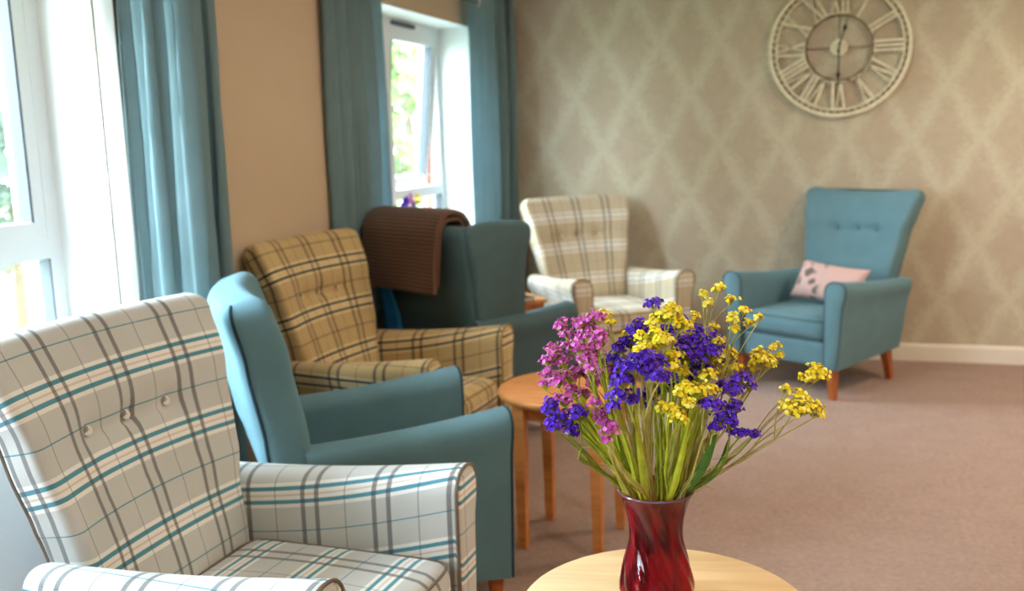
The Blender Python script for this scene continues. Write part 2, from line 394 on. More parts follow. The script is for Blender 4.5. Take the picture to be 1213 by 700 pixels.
# ------------------------------------------------------------------ room
XL, YB, XR, YF, ZC = -2.18, 6.23, 3.3, -3.2, 2.5
XO, XB = -2.40, -2.53          # inner leaf to XO, brick leaf to XB
WINS = [(-2.4, -.5), (.5, 2.545), (4.36, 5.84)]  # the first opening is out of view, added to let in more daylight
WZ0, WZ1 = .80, 2.088
def struct(o, label=None): o['kind'] = 'structure'; return o
mb = MB(); mb.box((XL, YF, -.12), (XR, YB, 0)); struct(mb.build('floor', M['carpet'], smooth=False))
mb = MB(); mb.box((XB, YF-.2, ZC), (XR+.2, YB+.2, ZC+.12)); struct(mb.build('ceiling', M['ceiling'], smooth=False))
mb = MB(); mb.box((XB, YB, -.12), (XR+.2, YB+.15, ZC)); struct(mb.build('wall_back', M['wallpaper'], smooth=False))
mb = MB(); mb.box((XR, YF, -.12), (XR+.15, YB, ZC)); struct(mb.build('wall_right', M['wall'], smooth=False))
mb = MB(); mb.box((XB, YF-.15, -.12), (XR+.15, YF, ZC)); struct(mb.build('wall_front', M['wall'], smooth=False))
mb = MB()
def leaf(x0, x1, mi, z0, z1, grow):
    ys = [YF]
    for a, b in WINS: ys += [a-grow, b+grow]
    ys.append(YB)
    for i in range(0, len(ys), 2): mb.box((x0, ys[i], -.12), (x1, ys[i+1], ZC), mi)
    for a, b in WINS:
        mb.box((x0, a-grow, -.12), (x1, b+grow, z0), mi); mb.box((x0, a-grow, z1), (x1, b+grow, ZC), mi)
leaf(XO, XL, 0, WZ0, WZ1, 0); leaf(XB, XO, 1, WZ0+.02, WZ1-.02, -.03)
o = mb.build('wall_left', [M['wall'], M['brick'], M['white_paint']], smooth=False)
for p in o.data.polygons:      # the plaster of the window reveals is painted white
    if p.material_index == 0 and abs(p.normal.x) < .5:
        c = p.center
        if any(a-.001 <= c.y <= b+.001 for a, b in WINS) and WZ0-.001 <= c.z <= WZ1+.001 or (abs(p.normal.y) > .5 and any(min(abs(c.y-a), abs(c.y-b)) < .001 for a, b in WINS)): p.material_index = 2
struct(o)
mb = MB(); prof = [(0, 0), (.016, 0), (.016, .085), (.012, .097), (.004, .105), (0, .105)]
mb.loft([[(XL, YB-a, z) for a, z in prof], [(XR, YB-a, z) for a, z in prof]]); struct(mb.build('baseboard_back', M['skirting'], smooth=False))
mb = MB(); mb.loft([[(XL+a, YF, z) for a, z in prof], [(XL+a, YB-.016, z) for a, z in prof]]); struct(mb.build('baseboard_left', M['skirting'], smooth=False))

def window(name, y0, y1, mull, tr_z, open_last):
    """white frame with a transom; the upper lights are top hung vents, the last one may stand open"""
    root = empty(name, (0, 0, 0)); root['kind'] = 'structure'
    x0, x1 = -2.45, -2.385; fw = .055
    m = MB(); m.box((x0, y0, WZ0), (x1, y0+fw, WZ1)); m.box((x0, y1-fw, WZ0), (x1, y1, WZ1)); m.box((x0, y0+fw, WZ0), (x1, y1-fw, WZ0+fw)); m.box((x0, y0+fw, WZ1-fw), (x1, y1-fw, WZ1))
    m.box((x0, y0+fw, tr_z-.03), (x1, y1-fw, tr_z+.03))
    ys = [y0+fw]+mull+[y1-fw]
    for k in mull: m.box((x0, k-.035, WZ0+fw), (x1, k+.035, tr_z-.03)); m.box((x0, k-.035, tr_z+.03), (x1, k+.035, WZ1-fw))
    m.build('window_frame', M['white'], root, smooth=False)
    s = MB(); s.box((XO-.0, y0+.002, WZ0), (XL+.05, y1-.002, WZ0+.028)); s.build('window_sill', M['white'], root, smooth=False)
    v = MB(); v.box((x1, (y0+y1)/2+.05, WZ1-.036), (x1+.014, y1-.38, WZ1-.014)); v.build('trickle_vent', M['gasket'], root, smooth=False)
    for i in range(len(ys)-1):
        a = ys[i]+(.035 if i else 0); b = ys[i+1]-(.035 if i < len(ys)-2 else 0)
        g = MB(); g.box((-2.424, a, WZ0+fw), (-2.418, b, tr_z-.03)); g.build('fixed_pane', M['glass'], root, smooth=False)
        gk = MB()
        for q in ((a, a+.006), (b-.006, b)): gk.box((-2.430, q[0], WZ0+fw), (-2.384, q[1], tr_z-.03))
        gk.build('gasket', M['gasket'], root, smooth=False)
        # sash, hinged along its top edge
        za, zb = tr_z+.03, WZ1-fw; sw = .06
        h = bpy.data.objects.new('sash', None)
        q = MB(); X0, X1 = -.055, .012
        q.box((X0, a+.004, za-zb), (X1, a+sw, 0)); q.box((X0, b-sw, za-zb), (X1, b-.004, 0)); q.box((X0, a+sw, za-zb), (X1, b-sw, za-zb+sw)); q.box((X0, a+sw, -sw), (X1, b-sw, 0))
        sash = q.build('sash', M['white'], root, smooth=False); sash.location = (-2.395, 0, zb)
        ang = R(open_last) if i == len(ys)-2 else 0
        sash.rotation_euler = (0, ang, 0)
        gq = MB(); gq.box((-.03, a+sw, za-zb+sw), (-.024, b-sw, -sw)); gq.build('pane', M['glass'], sash, smooth=False)
        kk = MB()
        for e0, e1, f0, f1 in ((a+sw-.006, a+sw, za-zb+sw, -sw), (b-sw, b-sw+.006, za-zb+sw, -sw)): kk.box((-.036, e0-.002, f0), (X1+.001, e1+.002, f1))
        kk.build('gasket', M['gasket'], sash, smooth=False)
    return root
window('window_1', *WINS[1], [], 1.10, 0)
window('window_2', *WINS[2], [5.08], 1.10, 6)
window('window_3', *WINS[0], [-1.45], 1.10, 0)  # unseen window behind the camera, added for extra daylight

# ------------------------------------------------------------------ curtains
def curtain(name, plan, z0, z1, label, group, eyelets, lining=None):
    root = empty(name, (plan[0][0], plan[0][1], 0), 0, label, 'curtain', group)
    O = Vector(root.location)
    P = crom([(x, y, 0) for x, y in plan], 9); rows = 26; rings = []
    for i in range(rows+1):
        t = i/rows; z = z1+(z0-z1)*t; r = []
        for j, p in enumerate(P):
            k = .006*math.sin(j*.9+t*5)+.004*math.sin(j*.37+t*11)
            r.append(Vector((p.x+k*.8, p.y+k, z))-Vector((O.x, O.y, 0)))
        rings.append(r)
    m = MB(); m.loft(rings, closed=False); d = m.build('drape', M['curtain'], root, angle=80)
    so = d.modifiers.new('thickness', 'SOLIDIFY'); so.thickness = .006; so.offset = 0
    if lining:
        Q = crom([(x, y, 0) for x, y in lining], 6); m = MB()
        m.loft([[Vector((p.x, p.y, z))-Vector((O.x, O.y, 0)) for p in Q] for z in (z1-.01, z0+.01)], closed=False)
        l = m.build('lining', M['lining'], root); so = l.modifiers.new('thickness', 'SOLIDIFY'); so.thickness = .004; l['label'] = 'off white lining'
    for (x, y, nx, ny) in eyelets:
        m = MB(); n = Vector((nx, ny, 0)).normalized(); a = Vector((-n.y, n.x, 0)); c = Vector((x, y, z1-.092))-Vector((O.x, O.y, 0))
        m.tube([c+a*.026*math.cos(t*math.pi/12)+Vector((0, 0, .026*math.sin(t*math.pi/12))) for t in range(24)], .007, 8, True)
        e = m.build('eyelet', M['chrome'], root); e['label'] = 'steel eyelet ring'
    return root
g = 'teal velvet curtains'
curtain('curtain', [(-2.115, 2.575), (-2.085, 2.615), (-2.045, 2.622), (-2.02, 2.665), (-1.98, 2.675), (-1.945, 2.73), (-1.99, 2.80), (-2.11, 2.85), (-2.07, 2.875), (-2.005, 2.90), (-2.05, 2.965), (-2.12, 2.98), (-2.085, 3.02), (-2.13, 3.07)], .03, 2.31,
        'sunlit pale teal curtain beside the large window behind the nearest armchair', g, [(-2.05, 2.67, .6, -.5)], [(-2.183, 2.552), (-2.15, 2.553), (-2.118, 2.570)])
curtain('curtain', [(-2.160, 3.94), (-2.125, 3.975), (-2.148, 4.02), (-2.118, 4.065), (-2.140, 4.11), (-2.115, 4.15), (-2.102, 4.185), (-2.12, 4.23), (-2.150, 4.245), (-2.13, 4.265), (-2.102, 4.315), (-2.12, 4.36), (-2.150, 4.37), (-2.13, 4.39), (-2.105, 4.44), (-2.13, 4.475)], .03, 2.31,
        'dark teal curtain hanging on the near side of the far window', g, [(-2.118, 4.12, .6, -.3)])
curtain('curtain', [(-2.125, 5.665), (-2.09, 5.72), (-2.05, 5.78), (-2.015, 5.835), (-2.06, 5.90), (-2.10, 5.92), (-2.05, 5.95), (-2.0, 6.0), (-2.04, 6.06), (-2.08, 6.07), (-2.03, 6.09), (-1.975, 6.11), (-2.03, 6.17)], .03, 2.31,
        'teal curtain with a steel eyelet in the far corner of the room', g, [(-2.085, 5.735, .55, -.5)])
for y0, y1, lab in ((3.8, 6.19, 'steel curtain pole above the far window'), (-.1, 3.15, 'steel curtain pole above the near window')):
    m = MB(); m.tube([(-2.085, y0, 2.218), (-2.085, y1, 2.218)], .014, 16)
    for y in (y0+.06, y1-.06): m.box((-2.181, y-.012, 2.206), (-2.085, y+.012, 2.23))
    tag(m.build('curtain_pole', M['chrome']), lab, 'curtain pole')

# ------------------------------------------------------------------ armchairs
def rrect(w, t, r, ns=22, nt=5, nc=5):
    """rounded rectangle in (y, d): starts at the middle of the rear side, runs round; returns points and side flags"""
    pts = []
    r = min(r, t*.499, w*.499)
    def arc(cy, cd, a0):
        for k in range(1, nc): a = a0+k/nc*math.pi/2; pts.append((cy+r*math.cos(a), cd+r*math.sin(a)))
    iw, it = w-r, t-r
    for k in range(ns+1): pts.append((-iw+2*iw*k/ns, t))          # front, from -y to +y
    pts_ = pts; 
    for k in range(1, nc): a = math.pi/2-k/nc*math.pi/2; pts.append((iw+r*math.cos(a), it+r*math.sin(a)))
    for k in range(nt+1): pts.append((w, it-2*it*k/nt))
    for k in range(1, nc): a = -k/nc*math.pi/2; pts.append((iw+r*math.cos(a), -it+r*math.sin(a)))
    for k in range(ns+1): pts.append((iw-2*iw*k/ns, -t))
    for k in range(1, nc): a = -math.pi/2-k/nc*math.pi/2; pts.append((-iw+r*math.cos(a), -it+r*math.sin(a)))
    for k in range(nt+1): pts.append((-w, -it+2*it*k/nt))
    for k in range(1, nc): a = math.pi-k/nc*math.pi/2; pts.append((-iw+r*math.cos(a), it+r*math.sin(a)))
    return pts

def make_chair(loc, deg, mat, pipe, label, group, P):
    root = empty('armchair', loc, R(deg), label, 'armchair', group)
    ZA, YA, ZB = P.get('za', .63), P.get('ya', .32), P.get('zb', 1.05)
    # ---- backrest: a leaning slab that flares towards the top
    front = P.get('front', [(.18, -.57), (.45, -.575), (.62, -.592), (.85, -.645), (ZB, -.725)])
    width = P.get('width', [(.18, .265), (.55, .268), (.66, .292), (.80, .318), (.95, .348), (ZB, .368)])
    thick = P.get('thick', [(.18, .115), (.6, .125), (.85, .110), (ZB, .082)])
    btn_z = P.get('btn', .80)
    btns = [(-.128, btn_z), (0, btn_z), (.128, btn_z)] if btn_z else []
    rc = .05; rows = 52; rings = []; U = []; V = []; v = 0; prev = None
    zs = [.18+(ZB-rc-.18)*i/rows for i in range(rows+1)]
    top = [(k/7*math.pi/2) for k in range(1, 8)]
    spec = [(z, 0, 0) for z in zs]+[(ZB-rc, rc*(1-math.cos(a)), rc*math.sin(a)) for a in top]
    earf = P.get('ear', 0)
    for z, ins, lift in spec:
        xf = lerp_table(front, z); w = lerp_table(width, z)-ins; t = lerp_table(thick, z)/2-ins*.8
        dz = .02; tx = lerp_table(front, z+dz)-lerp_table(front, z-dz)
        T = Vector((tx, 0, 2*dz)).normalized(); Nn = Vector((T.z, 0, -T.x))
        tf = lerp_table(thick, z)/2
        c = Vector((xf, 0, z))-Nn*tf+T*lift
        ring = []; us = []
        prof = rrect(w, max(t, .004), .042)
        for (y, d) in prof:
            q = d
            if d > t*.7:
                fr = max(0, 1-(y/max(w, .01))**2)
                q += .004*fr*(1 if lift == 0 else .6)
                for by, bz in btns:
                    rr = ((y-by)**2+((z-bz)*1.02)**2)**.5
                    q -= .020*math.exp(-(rr/.024)**2)+.008*math.exp(-(rr/.07)**2)
                if btns:
                    q -= .007*math.exp(-((z-btn_z)/.011)**2)*max(0, min(1, (.15-abs(y))/.03))
                    for by, bz in btns:   # pulls running up and down from each button
                        q -= .004*math.exp(-((y-by*(1+.6*abs(z-bz)))/.014)**2)*math.exp(-(abs(z-bz)/.11)**2)
            lift_y = earf*(y/w)**2*max(0, (z-.8)/.24) if z > .8 else 0
            # flared cloth sags a little sideways
            cave = -.05*max(0, 1-(y/max(w+ins, .01))**2)*max(0, min(1, (z-.42)/.25))*(0 if P.get('wing') else 1)
            ring.append(c+Vector((cave, y, 0))+Nn*q+T*lift_y)
        kf = .2+.8*.36/max(w+ins, .2); us = [prof[0][0]*kf]
        for j in range(len(prof)): q0, q1 = prof[j], prof[(j+1) % len(prof)]; us.append(us[-1]+((q1[0]-q0[0])**2+(q1[1]-q0[1])**2)**.5*(kf if j < 22 else 1))
        # the far side takes its cloth coordinate backwards from the first corner, so stripes stay parallel to both edges
        jm = len(prof)-(22//2+5+2*5); back_u = us[0]
        for j in range(len(prof)-1, jm, -1):
            q0, q1 = prof[j], prof[(j+1) % len(prof)]; back_u -= ((q1[0]-q0[0])**2+(q1[1]-q0[1])**2)**.5
            us[j] = back_u
        us[len(prof)] = us[0]
        mid = c+Nn*tf
        if prev is not None: v += (mid-prev).length if lift == 0 else abs(lift-plift)*1.2
        prev = mid; plift = lift
        rings.append(ring); U.append(us); V.append(v+P.get('vo', .02))
    m = MB(); m.loft(rings, U, V, capuv=lambda p: (p[1], V[-1]))
    back = m.build('backrest', mat, root, angle=70)
    for by, bz in btns:
        xf = lerp_table(front, bz)-.05*(1-(by/lerp_table(width, bz))**2); mm = MB(); nx = Vector((.9, 0, .42)).normalized()
        cc = Vector((xf-.022, by, bz)); 
        pr = []
        aa = nx.cross(Vector((0, 1, 0))).normalized(); bb = Vector((0, 1, 0))
        rr = [[cc+nx*h+(aa*math.cos(2*math.pi*k/16)+bb*math.sin(2*math.pi*k/16))*r for k in range(16)] for r, h in ((.011, -.004), (.0125, .003), (.010, .007), (.004, .009))]
        mm.loft(rr, [[.02*k/16 for k in range(17)]]*4, [0, .003, .006, .01])
        mm.build('button', mat, back)
    # piping down the rear edges of the back
    if P.get('rearpipe', True):
        mm = MB()
        jn = 23+5-1+6+4   # index of the first rear point on the +y side
        for j in (22+5+2+5, None):
            pass
        npt = len(rings[0]); path = []
        idx = max(range(npt), key=lambda k: (rings[10][k].y*1.0-rings[10][k].x*1.0)); idx2 = max(range(npt), key=lambda k: (-rings[10][k].y-rings[10][k].x))
        pa = [r[idx] for r in rings[4:-2]]; pb = [r[idx2] for r in rings[4:-2]]
        mm.tube(pa+pb[::-1], .0055, 6); mm.build('piping', pipe, back)
    # ---- wings
    if P.get('wing'):
        for s in (1, -1):
            out = P['wing']; o3 = crom([(x, 0, z) for x, z in out], 6, True); mm = MB(); th = .075
            cx = sum(p.x for p in o3)/len(o3); cz = sum(p.z for p in o3)/len(o3); ring_ = []
            steps = [(-.5, .90), (-.46, .95), (-.36, .985), (-.2, 1), (.2, 1), (.36, .985), (.46, .95), (.5, .90)]
            for d, k in steps:
                rg = []
                for p in o3:
                    yb = lerp_table(width, p.z)-.012
                    rg.append(Vector((cx+(p.x-cx)*k, s*(yb+d*th), cz+(p.z-cz)*k)))
                ring_.append(rg)
            mm.loft(ring_); mm.build('wing', mat, root, angle=60)
    # ---- arms
    rear = P.get('arm_rear', -.665)
    for s in (1, -1):
        prof = [(.022, .165), (.036, .28), (.044, .40), (.052, .50), (.068, .565), (.066, .605), (.044, .628), (.008, .634), (-.030, .624), (-.052, .592), (-.056, .54), (-.056, .42), (-.056, .28), (-.054, .165)]
        bot = P.get('bot', .165); prof[0] = (prof[0][0], bot); prof[-1] = (prof[-1][0], bot)
        pc = crom([(a, 0, b) for a, b in prof], 3, False)
        rgs = []; U = []; V = []
        xs = [rear+(0-rear)*i/16 for i in range(17)]
        sx = [(x, 0) for x in xs[:-1]]+[(-.008, 0), (-.003, .003), (0, .009)]
        for x, ins in sx:
            f = x/rear                             # 0 front .. 1 rear
            zt = ZA-.634-.010*math.sin(f*math.pi)-P.get('armdrop', .05)*f
            rg = []
            for p in pc:
                k = max(0, min(1, (p.z-.40)/.23)); b = max(0, min(1, (p.z-.165)/.4))
                a = p.x
                if a > 0: a = a*(1-.25*f)-.03*f*(1-b)          # outer side draws in towards the rear
                z = p.z+zt*k+.02*f*(1-b)
                aa = a*(1-ins*8); zz = z-(ins*.9 if p.z > .5 else 0)+(ins if p.z < .2 else 0)
                rg.append(Vector((x, s*(YA+aa), zz)))
            L0 = 0; vv = [0]
            for q, w_ in zip(rg, rg[1:]+[rg[0]]): vv.append(vv[-1]+(w_-q).length)
            rgs.append(rg); U.append(vv)
        m = MB(); o_ = 0; n = len(rgs[0])
        # here the dark lines run over the arm: u follows the length, v runs round it
        for rg in rgs: m.v += [tuple(p) for p in rg]
        for i in range(len(rgs)-1):
            for j in range(n):
                k = (j+1) % n
                xi, xj = sx[i][0], sx[i+1][0]; vo = P.get('arm_v', .03)
                m.face((i*n+j, i*n+k, (i+1)*n+k, (i+1)*n+j), [(xi, vo+U[i][j]), (xi, vo+U[i][j+1]), (xj, vo+U[i+1][j+1]), (xj, vo+U[i+1][j])])
        m.face(range(n), [(p.y, p.z) for p in rgs[0]]); m.face([(len(rgs)-1)*n+j for j in range(n)][::-1], [(p.y, p.z) for p in rgs[-1]][::-1])
        arm = m.build('arm', mat, root, angle=60)
        fr = rgs[-1]; cy = sum(p.y for p in fr)/n; cz = sum(p.z for p in fr)/n
        m = MB(); rr = []
        for k, d in ((.95, -.004), (.93, .003), (.86, .006)):
            rr.append([Vector((d, cy+(p.y-cy)*k, cz+(p.z-cz)*(1-(1-k)*.35))) for p in fr])
        m.loft(rr, [[.05+(p.y-cy) for p in fr]+[.05+fr[0].y-cy]]*3, [0, .001, .002])
        # upright cloth on the little front facing
        m.uv = [[(m.v[i][1], m.v[i][2]) for i in f] for f in m.f]
        m.build('arm_facing', mat, arm, angle=60)
        m = MB(); m.tube([p+Vector((.002, 0, 0)) for p in rgs[-2]], .0045, 6); m.build('piping', pipe, arm)
    # ---- seat cushion and rails
    sh = P.get('seat_top', .425)
    m = MB(); rounded_box(m, (-.292, 0, sh-.065), (.282, YA-.058, .062), .045, 14, (.016, .0), (.06, .0), bulge=.012)
    cu = weld(m.build('seat_cushion', mat, root, angle=80))
    m = MB()
    for zz in (sh-.018, sh-.112):
        pts = []
        for k in range(48):
            a = 2*math.pi*k/48; ca, sa = math.cos(a), math.sin(a); e = .18
            pts.append((-.292+.28*math.copysign(abs(ca)**e, ca), (YA-.058)*math.copysign(abs(sa)**e, sa), zz))
        m.tube(pts, .004, 6, True)
    m.build('piping', pipe, cu)
    m = MB(); rounded_box(m, (-.05, 0, (bot+.305)/2), (.032, YA-.048, (.305-bot)/2), .02, 8, uvo=(.05, .1)); weld(m.build('front_rail', mat, root, angle=80))
    m = MB(); m.box((rear+.03, -YA+.05, bot+.005), (-.06, YA-.05, .28)); m.build('seat_base', mat, root, smooth=False)
    # ---- legs
    for lx, ly, sp in ((-.045, YA-.03, .0), (-.045, -YA+.03, .0), (P.get('leg_rear', rear+.065), YA-.058, -.035), (P.get('leg_rear', rear+.065), -YA+.058, -.035)):
        m = MB(); rr = []
        for z, h, f in ((bot+.02, .024, 0), (bot+.005, .024, 0), (.02, .0165, 1), (.003, .0165, 1), (0, .0145, 1)):
            cx, cyy = lx+sp*f, ly+(.006*f if ly > 0 else -.006*f)
            rr.append([Vector((cx+a*h, cyy+b*h, z)) for a, b in ((-1, -1), (1, -1), (1, 1), (-1, 1))])
        m.loft(rr); m.build('leg', M['chair_wood'], root, smooth=False)
    return root

std = {}
make_chair((-.844, 1.776, 0), -1.4, M['plaid_grey'], M['pipe_grey'], 'pale grey plaid armchair nearest the camera with teal stripes and three buttons', 'plaid armchairs', dict(std))
Bch = make_chair((-1.088, 2.893, 0), 36, M['teal'], M['pipe_teal'], 'bright blue armchair seen from the side between the grey and the tan plaid armchairs', 'teal armchairs', dict(std, btn=0, bot=.085, zb=1.035, front=[(.18, -.57), (.45, -.575), (.62, -.585), (.85, -.622), (1.035, -.672)], ya=.285, arm_rear=-.605, leg_rear=-.62, width=[(.18, .31), (.5, .326), (.8, .332), (1.05, .345)], thick=[(.18, .12), (.6, .14), (.85, .14), (1.05, .125)]))
Bch.scale = (.98, .98, .98)
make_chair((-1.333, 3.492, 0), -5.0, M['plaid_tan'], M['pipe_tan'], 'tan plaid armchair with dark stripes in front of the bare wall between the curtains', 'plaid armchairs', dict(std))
make_chair((-1.06, 5.34, 0), -49.8, M['plaid_cream'], M['pipe_tan'], 'cream plaid armchair set diagonally in the far corner of the room', 'plaid armchairs', dict(std))
make_chair((-.275, 5.345, 0), 237, M['teal'], M['deep_teal'], 'teal armchair on wooden legs below the wall clock, holding a pink cushion', 'teal armchairs',
           dict(std, ear=.03, width=[(.18, .265), (.55, .268), (.66, .285), (.80, .305), (.95, .34), (1.04, .372)], btn=.83))
Dch = make_chair((-1.495, 4.588, 0), 62, M['deep_teal'], M['deep_teal'], 'dark teal wing armchair seen from behind with a brown blanket over its back', 'teal armchairs',
           dict(std, btn=0, zb=1.04, armdrop=.005, arm_rear=-.60, front=[(.18, -.44), (.5, -.45), (.75, -.50), (1.04, -.56)], width=[(.18, .265), (.5, .29), (.6, .315), (1.04, .345)], thick=[(.18, .115), (.6, .115), (1.04, .10)], rearpipe=False,
                wing=[(-.64, 1.0), (-.55, 1.045), (-.40, 1.045), (-.285, 1.03), (-.262, .98), (-.285, .90), (-.29, .75), (-.29, .60), (-.31, .545), (-.38, .52), (-.47, .515), (-.56, .53), (-.575, .62), (-.60, .80)]))

# ------------------------------------------------------------------ things on the chairs
def chair_point(ch, x, y, z):
    a = ch.rotation_euler.z; return Vector((ch.location.x+x*math.cos(a)-y*math.sin(a), ch.location.y+x*math.sin(a)+y*math.cos(a), z))
def blanket():
    root = tag(empty('blanket', chair_point(Dch, -.598, .10, 1.038), Dch.rotation_euler.z), 'brown ribbed knitted blanket folded over the back of the dark teal wing armchair', 'blanket')
    # layered drape: local x forward, y across, z up; two folded layers that part at the edge
    def layer(off, th, zl, zf, y0, y1, name):
        path = [(-.085-off*.9-.03, zl), (-.088-off*.9, zl+.02), (-.080-off, -.18), (-.070-off, -.09), (-.058-off, -.02), (-.03-off*.4, .012+off), (.015, .018+off), (.045+off*.5, .008+off*.6), (.060+off, -.04), (.064+off, zf)]
        path = path[1:]
        c = crom([(x, 0, z) for x, z in path], 6); m = MB(); rings = []; us = []; vs = []
        cols = 18
        loop = []
        n = len(c)
        nor = []
        for i in range(n):
            t = (c[min(i+1, n-1)]-c[max(i-1, 0)]).normalized(); nor.append(Vector((-t.z, 0, t.x)))
        outer = [c[i]+nor[i]*th for i in range(n)]; inner = [c[i] for i in range(n)]
        endcap1 = []
        k0 = c[0]+nor[0]*th*.5; k1 = c[-1]+nor[-1]*th*.5
        t0 = (c[0]-c[1]).normalized(); t1 = (c[-1]-c[-2]).normalized()
        loop = outer+[k1+nor[-1]*th*.35+t1*th*.4, k1+t1*th*.55, k1-nor[-1]*th*.35+t1*th*.4]+inner[::-1]+[k0-nor[0]*th*.35+t0*th*.4, k0+t0*th*.55, k0+nor[0]*th*.35+t0*th*.4]
        vv = [0]
        for a, b in zip(loop, loop[1:]+[loop[0]]): vv.append(vv[-1]+(b-a).length)
        for j in range(cols+1):
            f = j/cols; y = y0+(y1-y0)*f
            e = min(f, 1-f)*cols
            k = .72 if e < .5 else (.92 if e < 1.5 else 1)
            rg = []
            for i, p in enumerate(loop):
                q = p.copy(); cc = c[min(range(n), key=lambda w: (c[w]-p).length_squared)]
                q = cc+(p-cc)*k
                hang = max(0, -p.z-.02)
                q.x += .007*math.sin(f*9+p.z*8)*hang*6*(.5 if p.x > 0 else 1)
                q.y = y+(.10*hang*(f-.35) if p.x < 0 else .03*hang*(f-.5))
                rg.append(q)
            rings.append(rg)
        for rg in rings: m.v += [tuple(p) for p in rg]
        nl = len(loop)
        for j in range(cols):
            for i in range(nl):
                k = (i+1) % nl; ya, yb = y0+(y1-y0)*j/cols, y0+(y1-y0)*(j+1)/cols
                m.face((j*nl+i, (j+1)*nl+i, (j+1)*nl+k, j*nl+k), [(ya, vv[i]), (yb, vv[i]), (yb, vv[i+1]), (ya, vv[i+1])])
        m.face(range(nl)); m.face([cols*nl+i for i in range(nl)][::-1])
        return m.build(name, M['knit'], root, angle=70)
    layer(0.0, .022, -.275, -.16, -.315, .205, 'inner_fold'); layer(.026, .026, -.30, -.20, -.325, .215, 'outer_fold')
blanket()
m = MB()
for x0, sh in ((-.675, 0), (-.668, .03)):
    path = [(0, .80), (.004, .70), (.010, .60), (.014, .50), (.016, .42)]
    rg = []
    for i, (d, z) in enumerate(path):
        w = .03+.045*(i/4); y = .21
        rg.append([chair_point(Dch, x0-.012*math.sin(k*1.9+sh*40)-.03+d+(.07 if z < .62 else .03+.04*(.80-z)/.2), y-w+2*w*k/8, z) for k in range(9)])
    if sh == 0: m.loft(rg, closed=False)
cl = m.build('cloth', M['blue_cloth']); so = cl.modifiers.new('thickness', 'SOLIDIFY'); so.thickness = .006  # added strip, coloured like blue window light falling on the chair's rear
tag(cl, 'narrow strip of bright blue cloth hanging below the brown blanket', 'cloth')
def pillow(ch):
    o = chair_point(ch, -.36, .055, .555)
    m = MB(); nu, nv, hw, hh, th = 26, 16, .215, .115, .055
    for side in (1, -1):
        rows = []
        for i in range(nu+1):
            r = []
            for j in range(nv+1):
                u, v = -1+2*i/nu, -1+2*j/nv
                pin = 1-.10*(1-abs(u)**2)*abs(v)**3-.0; pin2 = 1-.07*(1-abs(v)**2)*abs(u)**3
                hgt = th*((1-u**2)**.45)*((1-v**2)**.45)*(1+.06*math.sin(5*u+3*v))
                r.append(Vector((side*hgt, u*hw*pin2, v*hh*pin)))
            rows.append(r)
        m.loft(rows, closed=False)
    p = weld(m.build('cushion', M['pillow'], angle=80), 1e-4)
    p.location = o; p.rotation_euler = Matrix.Rotation(ch.rotation_euler.z, 4, 'Z').to_euler()
    p.rotation_mode = 'QUATERNION'
    q = Matrix.Rotation(ch.rotation_euler.z, 3, 'Z') @ Matrix.Rotation(R(-30), 3, 'Y') @ Matrix.Rotation(R(-4), 3, 'X')
    p.rotation_quaternion = q.to_quaternion()
    tag(p, 'small pink cushion with a dark printed sprig on the seat of the teal armchair', 'cushion')
    return p
Fch = [o for o in bpy.data.objects if o.get('label', '').startswith('teal armchair on wooden')][0]
pillow(Fch)

# ------------------------------------------------------------------ side tables
def side_table(loc, deg, rad, h, top_mat, leg_mat, label, leg=.135):
    root = empty('side_table', loc, R(deg), label, 'table', 'round wooden side tables')
    m = MB(); m.lathe([(0, h-.026), (rad-.012, h-.026), (rad-.004, h-.022), (rad, h-.013), (rad-.003, h-.004), (rad-.010, h), (0, h)], 72)
    weld(m.build('tabletop', top_mat, root, angle=50), 1e-6)
    m = MB(); a = leg-.018; t = .010
    for x0, y0, x1, y1 in ((-a, a-t, a, a+t), (-a, -a-t, a, -a+t), (-a-t, -a, -a+t, a), (a-t, -a, a+t, a)): m.box((x0, y0, h-.098), (x1, y1, h-.024))
    m.build('apron', leg_mat, root, smooth=False)
    for sx in (-1, 1):
        for sy in (-1, 1):
            m = MB(); rr = []
            for z, k in ((h-.026, .021), (h-.11, .021), (.004, .0145), (0, .0125)):
                cx, cy = sx*leg, sy*leg
                rr.append([Vector((cx+q*k, cy+w*k, z)) for q, w in ((-1, -1), (1, -1), (1, 1), (-1, 1))])
            m.loft(rr); m.build('leg', leg_mat, root, smooth=False)
    return root
T1 = side_table((-.278, 1.625, 0), 10, .26, .572, M['pale_wood'], M['table_wood'], 'pale oak round side table carrying the red vase of flowers')
side_table((-.862, 3.172, 0), -4, .25, .552, M['table_wood'], M['table_wood'], 'orange brown round side table on four legs behind the flowers')
def square_table(loc, deg, hw, h, label):
    root = empty('side_table', loc, R(deg), label, 'table')
    m = MB(); rounded_box(m, (0, 0, h-.012), (hw, hw, .012), .006, 6); weld(m.build('tabletop', M['table_wood'], root, angle=50))
    m = MB(); a = hw-.035; t = .010
    for x0, y0, x1, y1 in ((-a, a-t, a, a+t), (-a, -a-t, a, -a+t), (-a-t, -a, -a+t, a), (a-t, -a, a+t, a)): m.box((x0, y0, h-.09), (x1, y1, h-.022))
    m.build('apron', M['chair_wood'], root, smooth=False)
    for sx in (-1, 1):
        for sy in (-1, 1):
            m = MB(); m.loft([[Vector((sx*a+q*k, sy*a+w*k, z)) for q, w in ((-1, -1), (1, -1), (1, 1), (-1, 1))] for z, k in ((h-.023, .02), (h-.1, .02), (0, .014))]); m.build('leg', M['chair_wood'], root, smooth=False)
    return root
square_table((-1.825, 5.262, 0), -49.8, .20, .50, 'small square wooden side table half hidden between the dark teal and cream armchairs')
bk = tag(empty('book', (-1.72, 5.19, .50), R(-40)), 'black covered book lying on the small square table in the corner', 'book')
